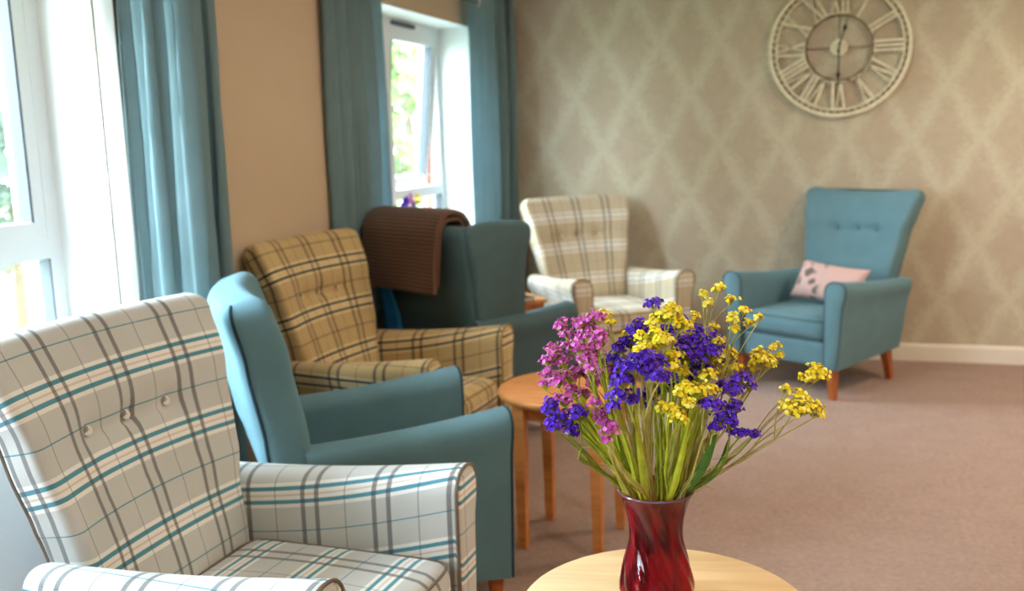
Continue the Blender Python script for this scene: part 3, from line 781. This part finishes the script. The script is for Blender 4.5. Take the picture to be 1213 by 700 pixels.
m = MB(); m.box((-.10, -.075, 0), (.10, .075, .003)); m.box((-.10, -.075, .017), (.10, .075, .020)); m.box((-.10, -.075, 0), (-.097, .075, .020)); m.build('cover', M['cover'], bk, smooth=False)
m = MB(); m.box((-.097, -.072, .003), (.097, .072, .017)); m.build('page_block', M['paper'], bk, smooth=False)
m = MB()
for k in range(5): m.box((-1.86-.004*k, 5.245+.003*k, .50+.006*k), (-1.72-.005*k, 5.40-.002*k, .5055+.006*k))
tag(m.build('paper_stack', M['paper'], smooth=False), 'small white stack of papers lying behind the black book on the square table', 'papers')

# ------------------------------------------------------------------ wall clock
ck = tag(empty('wall_clock', (-.005, YB, 1.862)), 'large open round clock with cream Roman numerals and black hands on the wallpaper', 'clock')
def ringmesh(r0, r1, y0, y1, n=96):
    m = MB(); m.loft([[(r*math.cos(2*math.pi*k/n), y, r*math.sin(2*math.pi*k/n)) for r, y in ((r0, y0), (r1, y0), (r1, y1), (r0, y1))] for k in range(n)]+[[(r, y, 0) for r, y in ((r0, y0), (r1, y0), (r1, y1), (r0, y1))]], cap0=False, cap1=False); return m
weld(ringmesh(.378, .400, -.045, -.018).build('outer_ring', M['clock_paint'], ck)); weld(ringmesh(.352, .364, -.040, -.022).build('minute_ring', M['clock_paint'], ck)); weld(ringmesh(.181, .191, -.040, -.024).build('inner_ring', M['clock_edge'], ck))
m = MB()
for k in range(60):
    a = 2*math.pi*k/60; w = .010 if k % 5 else .018
    d = Vector((math.cos(a), 0, math.sin(a))); t = Vector((-math.sin(a), 0, math.cos(a)))
    m.loft([[d*r+t*w*.5*s+Vector((0, y, 0)) for s, y in ((-1, -.036), (1, -.036), (1, -.026), (-1, -.026))] for r in (.362, .380)])
mt = m.build('minute_track', M['clock_edge'], ck, smooth=False); mt['kind'] = 'stuff'
m = MB()
for a in (0, 90, 180, 270):
    d = Vector((math.cos(R(a)), 0, math.sin(R(a)))); m.tube([d*.045+Vector((0, -.032, 0)), d*.185+Vector((0, -.032, 0))], .0035, 8)
m.build('spokes', M['clock_edge'], ck)
m = MB(); m.lathe([(0, 0), (.048, 0), (.050, .006), (.047, .018), (0, .020)], 40); hb = m.build('hub', M['clock_paint'], ck); hb.rotation_euler = (R(90), 0, 0); hb.location = (0, -.022, 0)
m = MB(); m.lathe([(0, 0), (.03, 0), (.03, .024), (0, .024)], 24); mv = m.build('movement_box', M['clock_edge'], ck); mv.rotation_euler = (R(90), 0, 0)
NUM = {1: 'I', 2: 'II', 3: 'III', 4: 'IV', 5: 'V', 6: 'VI', 7: 'VII', 8: 'VIII', 9: 'IX', 10: 'X', 11: 'XI', 12: 'XII'}
WID = {'I': .026, 'V': .060, 'X': .060}
def numeral(h, txt):
    m = MB(); r0, r1 = .194, .350
    tot = sum(WID[c] for c in txt); sc = min(1, .152/tot) if tot > .152 else 1
    x = -tot*sc/2; bars = []
    for c in txt:
        w = WID[c]*sc
        if c == 'I': bars.append((x+w/2, r0, x+w/2, r1, .0125*sc+.002))
        if c == 'V': bars += [(x+w*.5, r0, x+w*.12, r1, .013*sc+.002), (x+w*.5, r0, x+w*.88, r1, .008)]
        if c == 'X': bars += [(x+w*.88, r0, x+w*.12, r1, .013*sc+.002), (x+w*.12, r0, x+w*.88, r1, .008)]
        x += w
    a = R(90-30*h); d = Vector((math.cos(a), 0, math.sin(a))); t = Vector((math.sin(a), 0, -math.cos(a)))
    for xa, ra, xb, rb, w in bars:
        m.loft([[t*(xx+s*w/2)+d*rr+Vector((0, y, 0)) for s, y in ((-1, -.040), (1, -.040), (1, -.026), (-1, -.026))] for xx, rr in ((xa, ra), (xb, rb))], mi=0)
        # a thin serif at each end
    for rr in (r0, r1):
        m.loft([[t*s*tot*sc*.52+d*(rr+q)+Vector((0, y, 0)) for q, y in ((-.004, -.038), (.004, -.038), (.004, -.028), (-.004, -.028))] for s in (-1, 1)], mi=0)
    return m.build('numeral', M['clock_paint'], ck, smooth=False)
for h, t in NUM.items(): numeral(h, t)
def hand(name, ang, ln, spade, y):
    m = MB(); a = R(90-ang); d = Vector((math.cos(a), 0, math.sin(a))); t = Vector((math.sin(a), 0, -math.cos(a)))
    st = [(-.03, .004), (0, .004), (spade-.03, .004), (spade-.015, .006), (spade, .013), (spade+.012, .008), (spade+.022, .003), (ln, .0015)]
    m.loft([[t*s*w+d*r+Vector((0, yy, 0)) for s, yy in ((-1, y), (1, y), (1, y+.004), (-1, y+.004))] for r, w in st]); m.build(name, M['black'], ck, smooth=False)
hand('hour_hand', 15, .165, .115, -.050); hand('minute_hand', 181, .215, .155, -.056)

# ------------------------------------------------------------------ vase
VC = Vector((-.293, 1.634, .572))
vase = tag(empty('vase', VC), 'ruby red ribbed glass vase standing on the pale oak table', 'vase')
prof = [(0, .0), (.050, .0), (.058, .004), (.064, .018), (.066, .035), (.063, .055), (.0575, .080), (.0505, .105), (.0465, .125), (.0468, .145), (.0500, .165), (.0560, .190), (.0620, .205), (.0655, .212)]
pr = crom([(a, 0, b) for a, b in prof], 3)
mod = lambda th, z: 1+.024*math.cos(13*(th+7.0*z))*min(1, max(0, (.212-z)/.03))
m = MB(); m.lathe([(max(p.x, .0005), p.z) for p in pr], 112, mod=mod); m.build('vase_body', M['ruby'], vase, angle=80)
m = MB(); m.tube([(.0655*math.cos(2*math.pi*k/64), .0655*math.sin(2*math.pi*k/64), .2125) for k in range(64)], .0022, 8, True); m.build('rim', M['rim'], vase)

# ------------------------------------------------------------------ statice sprigs
def rv(s=1): return Vector((rnd.uniform(-s, s), rnd.uniform(-s, s), rnd.uniform(-s, s)))
def floret(mb, p, n, r, kind, mi):
    n = n.normalized(); a = n.cross(Vector((.3, .2, 1))).normalized(); b = n.cross(a); ph = rnd.uniform(0, 6.28); o = len(mb.v)
    if kind == 'yellow': rings = ((.15, -.6, 5), (.75, .1, 10), (1.0, .55, 10), (.45, .55, 5))
    elif kind == 'pink': rings = ((.12, -1.2, 5), (.45, -.1, 10), (1.05, .35, 10), (.2, .15, 5))
    else: rings = ((.12, -.9, 5), (.6, .0, 10), (1.1, .35, 10), (.3, .05, 5))
    idx = []
    for q, (k, h, c) in enumerate(rings):
        row = []
        for j in range(10):
            lob = 1.0 if q in (0, 3) else (1.12 if j % 2 == 0 else .74 if kind != 'yellow' else .88)
            rr = r*k*lob*rnd.uniform(.88, 1.12); an = ph+j*math.pi/5
            row.append(len(mb.v)); mb.v.append(tuple(p+a*rr*math.cos(an)+b*rr*math.sin(an)+n*r*(h+rnd.uniform(-.12, .12))))
        idx.append(row)
    for q in range(3):
        for j in range(10):
            k = (j+1) % 10; mb.face((idx[q][j], idx[q][k], idx[q+1][k], idx[q+1][j]), None, 3 if q == 0 else mi)
    mb.face(idx[3], None, mi)
SH = {'purple': ['purple1', 'purple2', 'purple3'], 'pink': ['pink1', 'pink2', 'pink3'], 'yellow': ['yellow1', 'yellow2', 'yellow3']}
FR = {'purple': .0037, 'pink': .0035, 'yellow': .0036}
def sprig(kind, heads, depth, label, thick=.0035, bend=.35, stemm=None, dens=1.0):
    """heads: (x, y, half width, half height in picture units) of its flower clusters; one stem with side branches"""
    root = tag(empty('statice_stem', VC+Vector((0, 0, .012))), label, 'flower', {'purple': 'purple statice stems', 'pink': 'pink statice stems', 'yellow': 'yellow statice stems'}[kind])
    O = Vector(root.location); sc = depth/FPX
    gr = 1.22 if kind == 'pink' else 1.15
    H = [(at_depth(x, y, depth+rnd.uniform(-.014, .014)), w*sc*gr, h*sc*gr) for x, y, w, h in heads]
    cen = sum((h[0] for h in H), Vector())/len(H)
    side = Vector((cen.x-VC.x, cen.y-VC.y, 0)); dist = side.length
    sd = side.normalized() if dist > .01 else Vector((1, 0, 0))
    jit = Vector((rnd.uniform(-.014, .014), rnd.uniform(-.014, .014), 0))
    foot = VC-sd*min(.03, dist*.25)+jit*.8+Vector((0, 0, .015)); neck = VC+sd*min(.050, dist*.30+.004)+jit+Vector((0, 0, .208))
    low = min(h[0].z-h[2] for h in H)
    top = Vector((cen.x, cen.y, max(low-.035, neck.z+.04)))-sd*dist*.16
    d1 = (neck-foot).normalized(); mid = neck+(top-neck)*.5+d1*bend*.10*(top-neck).length+rv(.006)
    path = crom([foot, VC+sd*min(.02, dist*.12)+jit+Vector((0, 0, .125)), neck, mid, top], 8)
    n = len(path); m = MB()
    m.tube([p-O for p in path], [thick*(1.15-.45*i/n) for i in range(n)], 6, flat=.45)
    mats = stemm or rnd.choice(['stem1', 'stem1', 'stem2', 'stem3'] if kind != 'yellow' else ['stem3', 'stem1', 'stem3'])
    # flat wings along the stem, as statice has
    for s in (1, -1):
        rg = []; 
        for i in range(6, n):
            t = (path[min(i+1, n-1)]-path[i-1]).normalized(); a = t.cross(FW).normalized()
            w = thick*(1.1+.5*math.sin(i*1.3+s))*(1-.5*i/n)
            rg.append([path[i]-O+a*s*thick*.6, path[i]-O+a*s*(thick*.6+w)+FW*.001])
        m.loft(rg, closed=False)
    bases = []
    for c, w, h in H:
        j0 = rnd.randint(int(n*.72), n-1); st = path[j0] if len(H) > 1 else path[-1]
        b = c-Vector((0, 0, h*.8))-sd*h*.25
        br = crom([st, (st+b)/2+rv(.006)+Vector((0, 0, .004)), b], 5)
        m.tube([p-O for p in br], [thick*.62*(1-.35*i/len(br)) for i in range(len(br))], 5); bases.append(b)
    for k in range(3):   # little bracts and curling tendrils
        i = rnd.randint(int(n*.45), n-2); t = (path[i+1]-path[i]).normalized(); a = (t.cross(FW)*rnd.choice((-1, 1))+t*1.2+rv(.3)).normalized(); l = rnd.uniform(.015, .04)
        m.tube([path[i]-O, path[i]-O+a*l*.5, path[i]-O+a*l+rv(.008)], [.0012, .0014, .0004], 4, flat=.5)
    m2 = MB()
    ped = MB()
    stem = None
    r = FR[kind]
    fh = []
    for (c, w, h), b in zip(H, bases):
        mb_ = MB(); nf = max(5, int(dens*2.0*(w*h)/(r*r)*(1.25 if kind == 'pink' else 1.5 if kind == 'purple' else 1.35))); 
        up = (Vector((0, 0, 1))+sd*.5).normalized()
        for k in range(nf):
            u = Vector((rnd.gauss(0, 1), rnd.gauss(0, 1), rnd.gauss(0, 1)))
            if u.length < .01: continue
            u.normalize()
            if u.z < -.35: u.z *= -.6
            k_ = rnd.uniform(.45, 1.05)
            # clusters are lumpy: florets gather in short combs
            lump = 1+.22*noise.noise(Vector((u.x*2.3, u.y*2.3, u.z*2.3))+c*40)
            p = c+RT*(u.dot(RT)*w*k_*lump)+UP*(u.dot(UP)*h*k_*lump)+FW*(u.dot(FW)*min(w, h)*k_*lump)
            floret(mb_, p-O, (u*.8+up*.55-FW*.25+rv(.3)), r*rnd.uniform(.75, 1.2), kind, rnd.choice((0, 0, 0, 1, 1, 2, 2, 3 if kind == 'purple' and u.z < .1 else 0)))
            if rnd.random() < .5:
                m.tube([b-O, (b*.35+p*.65)-O+rv(.002), p-O], [.0010, .0009, .0007], 4)
        fh.append(mb_)
    m.build('stem', M[mats], root, angle=60)
    for f in fh: f.build('flower_head', [M[x] for x in SH[kind]]+[M['calyx']], root, angle=80)
    return root
D0 = 1.70
gp = 'purple statice head among the others in the red vase'
# yellow
sprig('yellow', [(968, 443, 13, 12), (957, 447, 9, 7)], D0-.02, 'yellow statice sprig reaching farthest right out of the vase', .0022, stemm='stem3')
sprig('yellow', [(948, 484, 23, 12), (930, 462, 7, 6), (935, 482, 10, 8), (966, 488, 10, 8), (948, 470, 9, 8)], D0-.05, 'broad yellow statice sprig drooping low at the right of the bouquet', .0024, stemm='stem3')
sprig('yellow', [(900, 424, 12, 13), (911, 431, 8, 8), (893, 436, 6, 6)], D0+.02, 'yellow statice sprig standing in front of the seat of the far teal armchair', .002, stemm='stem3')
sprig('yellow', [(920, 411, 6, 5), (924, 421, 5, 5), (914, 413, 4, 4)], D0+.06, 'small yellow sprig just right of the one before the far teal seat', .0018, stemm='stem3')
sprig('yellow', [(852, 342, 7, 6), (833, 349, 5, 5), (839, 360, 6, 6), (867, 356, 7, 6)], D0+.0, 'tallest yellow statice sprig rising above all the other flowers', .0022, stemm='stem3')
sprig('yellow', [(882, 368, 6, 6), (868, 378, 6, 8), (887, 384, 6, 6), (899, 377, 5, 6), (870, 391, 5, 6)], D0-.03, 'yellow sprig with separate round heads just below the tallest one', .002, stemm='stem3')
sprig('yellow', [(862, 420, 12, 10), (848, 428, 9, 9), (872, 436, 8, 8), (852, 404, 7, 6)], D0+.03, 'yellow sprig at the right edge of the dense middle of the bouquet', .0025)
gy = 'yellow statice sprig crowded into the middle of the bouquet'
for hd, dd in (([(790, 374, 18, 9), (806, 384, 9, 10), (774, 384, 8, 7), (797, 366, 8, 6)], -.05), ([(768, 412, 13, 9), (786, 404, 12, 10), (756, 418, 8, 7), (776, 425, 7, 6)], -.07), ([(800, 424, 10, 12), (808, 440, 8, 10), (795, 436, 7, 7)], -.06), ([(824, 464, 17, 9), (812, 458, 9, 7), (840, 446, 9, 8)], -.08), ([(815, 392, 7, 12), (822, 374, 6, 5)], -.02)):
    sprig('yellow', hd, D0+dd, gy)
sprig('yellow', [(803, 495, 10, 12), (795, 485, 7, 6), (784, 484, 6, 8)], D0-.10, 'lemon yellow sprig lowest in front, just above the green stems', .0022)
sprig('yellow', [(716, 374, 7, 7), (722, 382, 6, 7)], D0+.03, 'small yellow sprig peeping out among the pink flowers')
sprig('yellow', [(741, 398, 7, 6)], D0+.0, 'single small yellow tuft between the pink and purple flowers')
# purple
sprig('purple', [(775, 361, 11, 7)], D0+.02, 'small purple tuft standing highest at the top centre of the bouquet', .002)
sprig('purple', [(752, 436, 22, 14), (772, 430, 17, 13), (738, 452, 14, 11), (780, 447, 15, 9), (760, 424, 16, 8)], D0-.12, 'large purple statice head in the middle front of the bouquet', .004)
sprig('purple', [(733, 468, 13, 12), (728, 482, 8, 9), (748, 474, 9, 8)], D0-.11, 'purple head hanging just below the large one in the middle front')
for hd, dd in (([(745, 405, 12, 9), (735, 412, 9, 8), (750, 392, 10, 7)], -.02), ([(768, 395, 10, 8), (757, 386, 9, 8)], .0), ([(822, 406, 20, 14), (838, 420, 15, 13), (812, 420, 14, 12)], -.04), ([(826, 436, 18, 12), (842, 400, 12, 9)], .03), ([(808, 404, 12, 10), (829, 392, 13, 8)], .05)):
    sprig('purple', hd, D0+dd, gp)
sprig('purple', [(651, 484, 9, 13), (664, 496, 11, 10), (684, 491, 11, 10), (675, 510, 9, 12), (655, 503, 9, 9)], D0-.09, 'purple statice head lowest on the left under the pink flowers', .003)
sprig('purple', [(878, 450, 13, 9), (868, 462, 12, 9), (890, 458, 6, 8), (858, 458, 8, 8)], D0-.04, 'purple head at the upper right below the yellow sprigs')
sprig('purple', [(846, 482, 13, 10), (858, 494, 12, 12), (836, 478, 9, 8), (870, 484, 10, 10), (846, 508, 8, 9)], D0-.08, 'broad purple head low on the right over the dark green leaf', .0035)
sprig('purple', [(876, 514, 14, 7), (892, 514, 9, 6), (866, 502, 9, 8)], D0-.07, 'lowest purple head at the right, above the bare carpet')
# pink
sprig('pink', [(664, 386, 9, 8), (672, 396, 9, 7)], D0+.02, 'upper left pink statice sprig set apart from its neighbours', .002)
gk = 'pink statice sprig in the thick of the pink flowers on the left'
for hd, dd in (([(690, 384, 12, 9), (706, 376, 10, 8), (698, 396, 10, 10)], .0), ([(710, 400, 12, 12), (704, 414, 10, 10)], -.03), ([(695, 424, 10, 10), (700, 436, 8, 8), (686, 412, 8, 9)], -.04), ([(655, 418, 10, 11), (668, 428, 9, 9), (648, 428, 8, 8)], .0), ([(650, 446, 10, 10), (660, 452, 9, 8), (644, 456, 6, 7)], -.02), ([(682, 486, 9, 8), (666, 474, 11, 8)], -.03)):
    sprig('pink', hd, D0+dd, gk, .0025, dens=1.1)
sprig('pink', [(711, 492, 9, 8), (704, 478, 7, 8), (716, 502, 8, 7)], D0-.08, 'pink sprig in front of the green stems at the lower left')
sprig('pink', [(724, 510, 10, 9), (718, 522, 6, 6)], D0-.10, 'lowest pink sprig, just above the left rim of the vase')
for hd, dd in (([(790, 446, 15, 10), (778, 462, 12, 9)], .02), ([(802, 455, 14, 10), (815, 446, 10, 9)], .05), ([(720, 440, 13, 12), (728, 428, 12, 10)], .04), ([(760, 470, 12, 9), (772, 480, 9, 7)], -.02), ([(840, 424, 14, 12), (850, 412, 9, 9)], .06), ([(790, 392, 13, 9), (806, 380, 10, 7)], .07)):
    sprig('purple', hd, D0+dd, gp, .0026)
for hd, dd in (([(838, 396, 7, 6), (846, 388, 6, 6)], .05), ([(762, 400, 9, 8), (776, 394, 8, 7)], -.06), ([(842, 462, 10, 8), (830, 474, 8, 7)], -.05), ([(858, 440, 9, 8)], .04), ([(806, 470, 8, 7), (816, 478, 7, 6)], -.09)):
    sprig('yellow', hd, D0+dd, gy, .0024)
for hd, dd in (([(678, 410, 11, 10), (688, 400, 9, 8)], .03), ([(672, 448, 11, 9), (684, 440, 9, 8)], .03), ([(704, 452, 9, 9), (714, 440, 8, 8)], .02), ([(690, 468, 9, 8), (676, 462, 8, 8)], .02)):
    sprig('pink', hd, D0+dd, gk, .0022, dens=1.1)
# bare stems and leaves
for i in range(28):
    a = rnd.uniform(0, 6.28); px = rnd.uniform(660, 880); py = rnd.uniform(440, 500)
    top = at_depth(px, py, D0+rnd.uniform(-.09, .06)); sd = Vector((top.x-VC.x, top.y-VC.y, 0)); dist = sd.length; sd.normalize()
    ft = VC-sd*min(.03, dist*.2)+Vector((0, 0, .015)); nk = VC+sd*min(.050, dist*.3+.01)+Vector((rnd.uniform(-.01, .01), rnd.uniform(-.01, .01), .208))
    path = crom([ft, VC+Vector((0, 0, .12)), nk, nk+(top-nk)*.5+Vector((0, 0, .01)), top], 8); m = MB(); n = len(path)
    root = tag(empty('green_stem', VC+Vector((0, 0, .012))), 'flat winged green stem in the bundle between vase rim and flower heads', 'stem', 'green stems in the vase'); O = Vector(root.location)
    k = rnd.uniform(.0028, .0046)
    m.tube([p-O for p in path], [k*(1.1-.5*q/n) for q in range(n)], 6, flat=.5)
    m.build('stem', M[rnd.choice(['stem1', 'stem1', 'stem2'])], root)
    m = MB()
    for s in (1, -1):
        rg = []
        for q in range(14, n):
            t = (path[min(q+1, n-1)]-path[q-1]).normalized(); aa = t.cross(FW).normalized(); w = k*(1.0+.6*math.sin(q*1.1+s+i))*(1-.4*q/n)
            rg.append([path[q]-O+aa*s*k*.5, path[q]-O+aa*s*(k*.5+w)+FW*.001])
        m.loft(rg, closed=False)
    m.build('wing', M['stem1'], root)
def long_leaf(tip, w, label, mat, bow):
    root = tag(empty('leaf', VC+Vector((0, 0, .15))), label, 'leaf', 'leaves in the vase'); O = Vector(root.location)
    sd = Vector((tip.x-VC.x, tip.y-VC.y, 0)).normalized(); nk = VC+sd*.045+Vector((0, 0, .206)); ft = VC+Vector((0, 0, .15))
    path = crom([ft, nk, (nk+tip)/2+sd*bow+Vector((0, 0, -bow*.3)), tip], 8); m = MB(); rg = []; n = len(path)
    for i, p in enumerate(path):
        t = (path[min(i+1, n-1)]-path[max(i-1, 0)]).normalized(); a = (t.cross(FW)+rv(.02)).normalized(); f = i/(n-1); ww = w*(math.sin(min(1, f*1.02)*math.pi)**.7+.08)*(.3+.7*min(1, f*2))
        nn = a.cross(t)
        rg.append([p-O-a*ww+nn*ww*.25, p-O-a*ww*.5+nn*ww*.05, p-O, p-O+a*ww*.5+nn*ww*.05, p-O+a*ww+nn*ww*.25])
    m.loft(rg, closed=False); m.build('blade', M[mat], root)
long_leaf(at_depth(850, 504, 1.62), .0085, 'dark green lance shaped leaf bending out over the right of the vase rim', 'leaf', .012)
long_leaf(at_depth(864, 518, 1.65), .006, 'narrow dark leaf curving beneath the long leaf on the right', 'leaf', .02)
long_leaf(at_depth(816, 500, 1.60), .0055, 'lime leaf standing up beside the dark leaf above the vase', 'stem1', .004)
long_leaf(at_depth(752, 470, 1.60), .0055, 'tall lime leaf rising in the middle of the stems', 'stem1', .004)

# ------------------------------------------------------------------ pot of flowers on the far sill
pot = tag(empty('potted_pansies', (-2.28, 5.02, WZ0+.028)), 'small pot of purple and yellow pansies on the far window sill behind the blanket', 'potted plant')
m = MB(); m.lathe([(0, 0), (.045, 0), (.050, .01), (.062, .09), (.066, .10), (.058, .10), (.054, .085), (0, .085)], 32); m.build('pot', M['pot'], pot)
m = MB()
for i in range(60):
    a = rnd.uniform(0, 6.28); q = rnd.uniform(.02, .12); z = .10+rnd.uniform(0, .115); d = Vector((.3*math.cos(a), math.sin(a), .5)).normalized()
    p = Vector((.35*q*math.cos(a), q*math.sin(a), z)); t = d.cross(Vector((0, 0, 1))).normalized()*.012
    m.loft([[p-t*.3, p+t*.3], [p+d*.02-t, p+d*.02+t], [p+d*.045-t*.2, p+d*.045+t*.2]], closed=False)
m.build('foliage', M['leaf'], pot)
for y, z, mt in ((-.13, .205, 'purple1'), (-.115, .18, 'purple3'), (-.10, .215, 'purple1'), (.0, .225, 'pink2'), (-.03, .2, 'purple3'), (.02, .2, 'pink2'), (.10, .22, 'yellow1'), (.12, .20, 'yellow3'), (.085, .195, 'yellow1'), (.05, .18, 'purple1')):
    m = MB(); p = Vector((rnd.uniform(.0, .05), y-.01, z+.045))
    for k in range(5):
        a = 2*math.pi*k/5; c = p+Vector((.004, .013*math.cos(a), .013*math.sin(a)))
        m.loft([[c+Vector((h, r*math.cos(b*math.pi/4), r*math.sin(b*math.pi/4))) for b in range(8)] for r, h in ((.004, -.002), (.013, 0), (.010, .003))])
    m.tube([p, (0, y*.3, .09)], .0015, 5)
    m.build('bloom', M[mt], pot)

# ------------------------------------------------------------------ outdoors
mb = MB(); mb.box((-40, -30, -.4), (XB, 40, -.3)); struct(mb.build('ground_outside', M['lawn'], smooth=False))
mb = MB(); mb.box((-6.5, -20, -.3), (-3.6, 30, -.285)); struct(mb.build('path', M['paving'], smooth=False))
def tree(loc, h, r, mat, label, seed):
    root = tag(empty('tree', loc), label, 'tree', 'trees outside the windows'); rr = random.Random(seed); m = MB()
    m.tube([(0, 0, -.02), (.05, .03, h*.3), (0, .08, h*.55)], [.14, .11, .07], 10); m.build('trunk', M['bark'], root)
    m = MB()
    for i in range(2600):
        a = rr.uniform(0, 6.28); u = rr.uniform(-1, 1); q = rr.uniform(.35, 1)**.5; s = (1-u*u)**.5
        p = Vector((r*q*s*math.cos(a), r*q*s*math.sin(a), h*.6+h*.42*q*u)); p *= 1
        p += Vector(noise.noise_vector(p*1.1))*.35*r
        d = Vector((rr.gauss(0, 1), rr.gauss(0, 1), rr.gauss(0, 1))).normalized(); t = d.orthogonal().normalized(); l = rr.uniform(.10, .2)
        m.face([len(m.v)+k for k in range(4)]); m.v += [tuple(p-d*l), tuple(p+t*l*.5), tuple(p+d*l), tuple(p-t*l*.5)]
    m.build('crown', M[mat], root, smooth=False)
for i, (x, y, h, r, mt, lab) in enumerate(((-6.6, 14.6, 4.8, 1.9, 'tree1', 'yellow green tree seen through the left light of the far window'), (-12.5, 19.5, 6.5, 2.6, 'tree1', 'tall light green tree behind the far window'), (-14, 27, 7.5, 3.2, 'tree2', 'distant tree beyond the far window'),
        (-7.4, 7.4, 5.0, 2.1, 'tree2', 'grey green tree seen through the near window'), (-7.4, 2.0, 4.6, 1.9, 'tree2', 'bushy tree outside the near window'), (-17, 9.0, 7.5, 3.2, 'tree1', 'tall pale tree behind the bushy ones outside the near window'))):
    tree((x, y, -.3), h, r, mt, lab, i)

root = tag(empty('hedge', (-11, 9.0, -.3)), 'clipped green hedge outside, seen through the near window', 'hedge'); rr = random.Random(3); m = MB()
for i in range(5200):
    p = Vector((rr.uniform(-.7, .7), rr.uniform(-5, 5), rr.uniform(.02, 2.9))); p += Vector(noise.noise_vector(p*1.3))*.25; p.z = max(p.z, .12)
    d = Vector((rr.gauss(0, 1), rr.gauss(0, 1), rr.gauss(0, 1))).normalized(); t = d.orthogonal().normalized(); l = rr.uniform(.07, .11)
    m.face([len(m.v)+k for k in range(4)]); m.v += [tuple(p-d*l), tuple(p+t*l*.5), tuple(p+d*l), tuple(p-t*l*.5)]
m.build('foliage', M['hedge'], root, smooth=False)
rad = tag(empty('radiator', (-2.16, 1.52, .12)), 'white radiator just visible at the left edge below the near window', 'radiator')
m = MB(); rounded_box(m, (.07, 0, .29), (.022, .86, .29), .012, 8); weld(m.build('panel', M['white'], rad))
m = MB()
for y in (-.6, .6): m.box((-.015, y-.02, .1), (.06, y+.02, .5))
m.build('bracket', M['white'], rad, smooth=False)

# ------------------------------------------------------------------ light
w = bpy.data.worlds.new('overcast_sky'); S.world = w; w.use_nodes = True; nt = w.node_tree; bg = nt.nodes['Background']
tc = N(nt, 'ShaderNodeTexCoord'); sp = N(nt, 'ShaderNodeSeparateXYZ'); L(nt, tc.outputs['Generated'], sp.inputs[0])
L(nt, ramp(nt, sp.outputs[2], [(.0, (.74, .86, .98, 1)), (.25, (.78, .90, 1.0, 1)), (1.0, (.56, .76, 1.0, 1))]), bg.inputs[0]); bg.inputs[1].default_value = 42.0
for a, b in WINS:
    l = bpy.data.lights.new('window_portal', 'AREA'); l.shape = 'RECTANGLE'; l.size = WZ1-WZ0; l.size_y = b-a; l.cycles.is_portal = True
    o = bpy.data.objects.new('window_portal', l); COL.objects.link(o); o.location = (XO-.12, (a+b)/2, (WZ0+WZ1)/2); o.rotation_euler = (0, R(-90), 0)
def ceiling_lamp(x, y, power):
    l = bpy.data.lights.new('ceiling_lamp', 'AREA'); l.shape = 'DISK'; l.size = .5; l.energy = power; l.color = (1.0, .85, .69)
    o = bpy.data.objects.new('ceiling_lamp', l); COL.objects.link(o); o.location = (x, y, ZC-.09)
for x, y, e in ((1.4, 4.6, 36), (1.2, 1.6, 26), (-.9, 3.6, 8), (1.0, -1.2, 14)): ceiling_lamp(x, y, e)

# ------------------------------------------------------------------ camera
cam = bpy.data.cameras.new('camera'); co = bpy.data.objects.new('camera', cam); COL.objects.link(co)
mx = Matrix((RT, UP, -FW)).transposed().to_4x4(); mx.translation = EYE; co.matrix_world = mx
cam.sensor_width = 36; cam.sensor_fit = 'HORIZONTAL'; cam.lens = 36*FPX/1213; cam.clip_start = .05; cam.clip_end = 200
cam.dof.use_dof = True; cam.dof.focus_distance = 1.68; cam.dof.aperture_fstop = 3.6; cam.dof.aperture_blades = 0
S.camera = co
S.view_settings.view_transform = 'Standard'; S.view_settings.look = 'None'; S.view_settings.gamma = 1; S.view_settings.exposure = .2; S.view_settings.use_curve_mapping = False
S.cycles.use_denoising = True; S.cycles.max_bounces = 10; S.cycles.diffuse_bounces = 6; S.cycles.transparent_max_bounces = 24; S.cycles.sample_clamp_indirect = 6
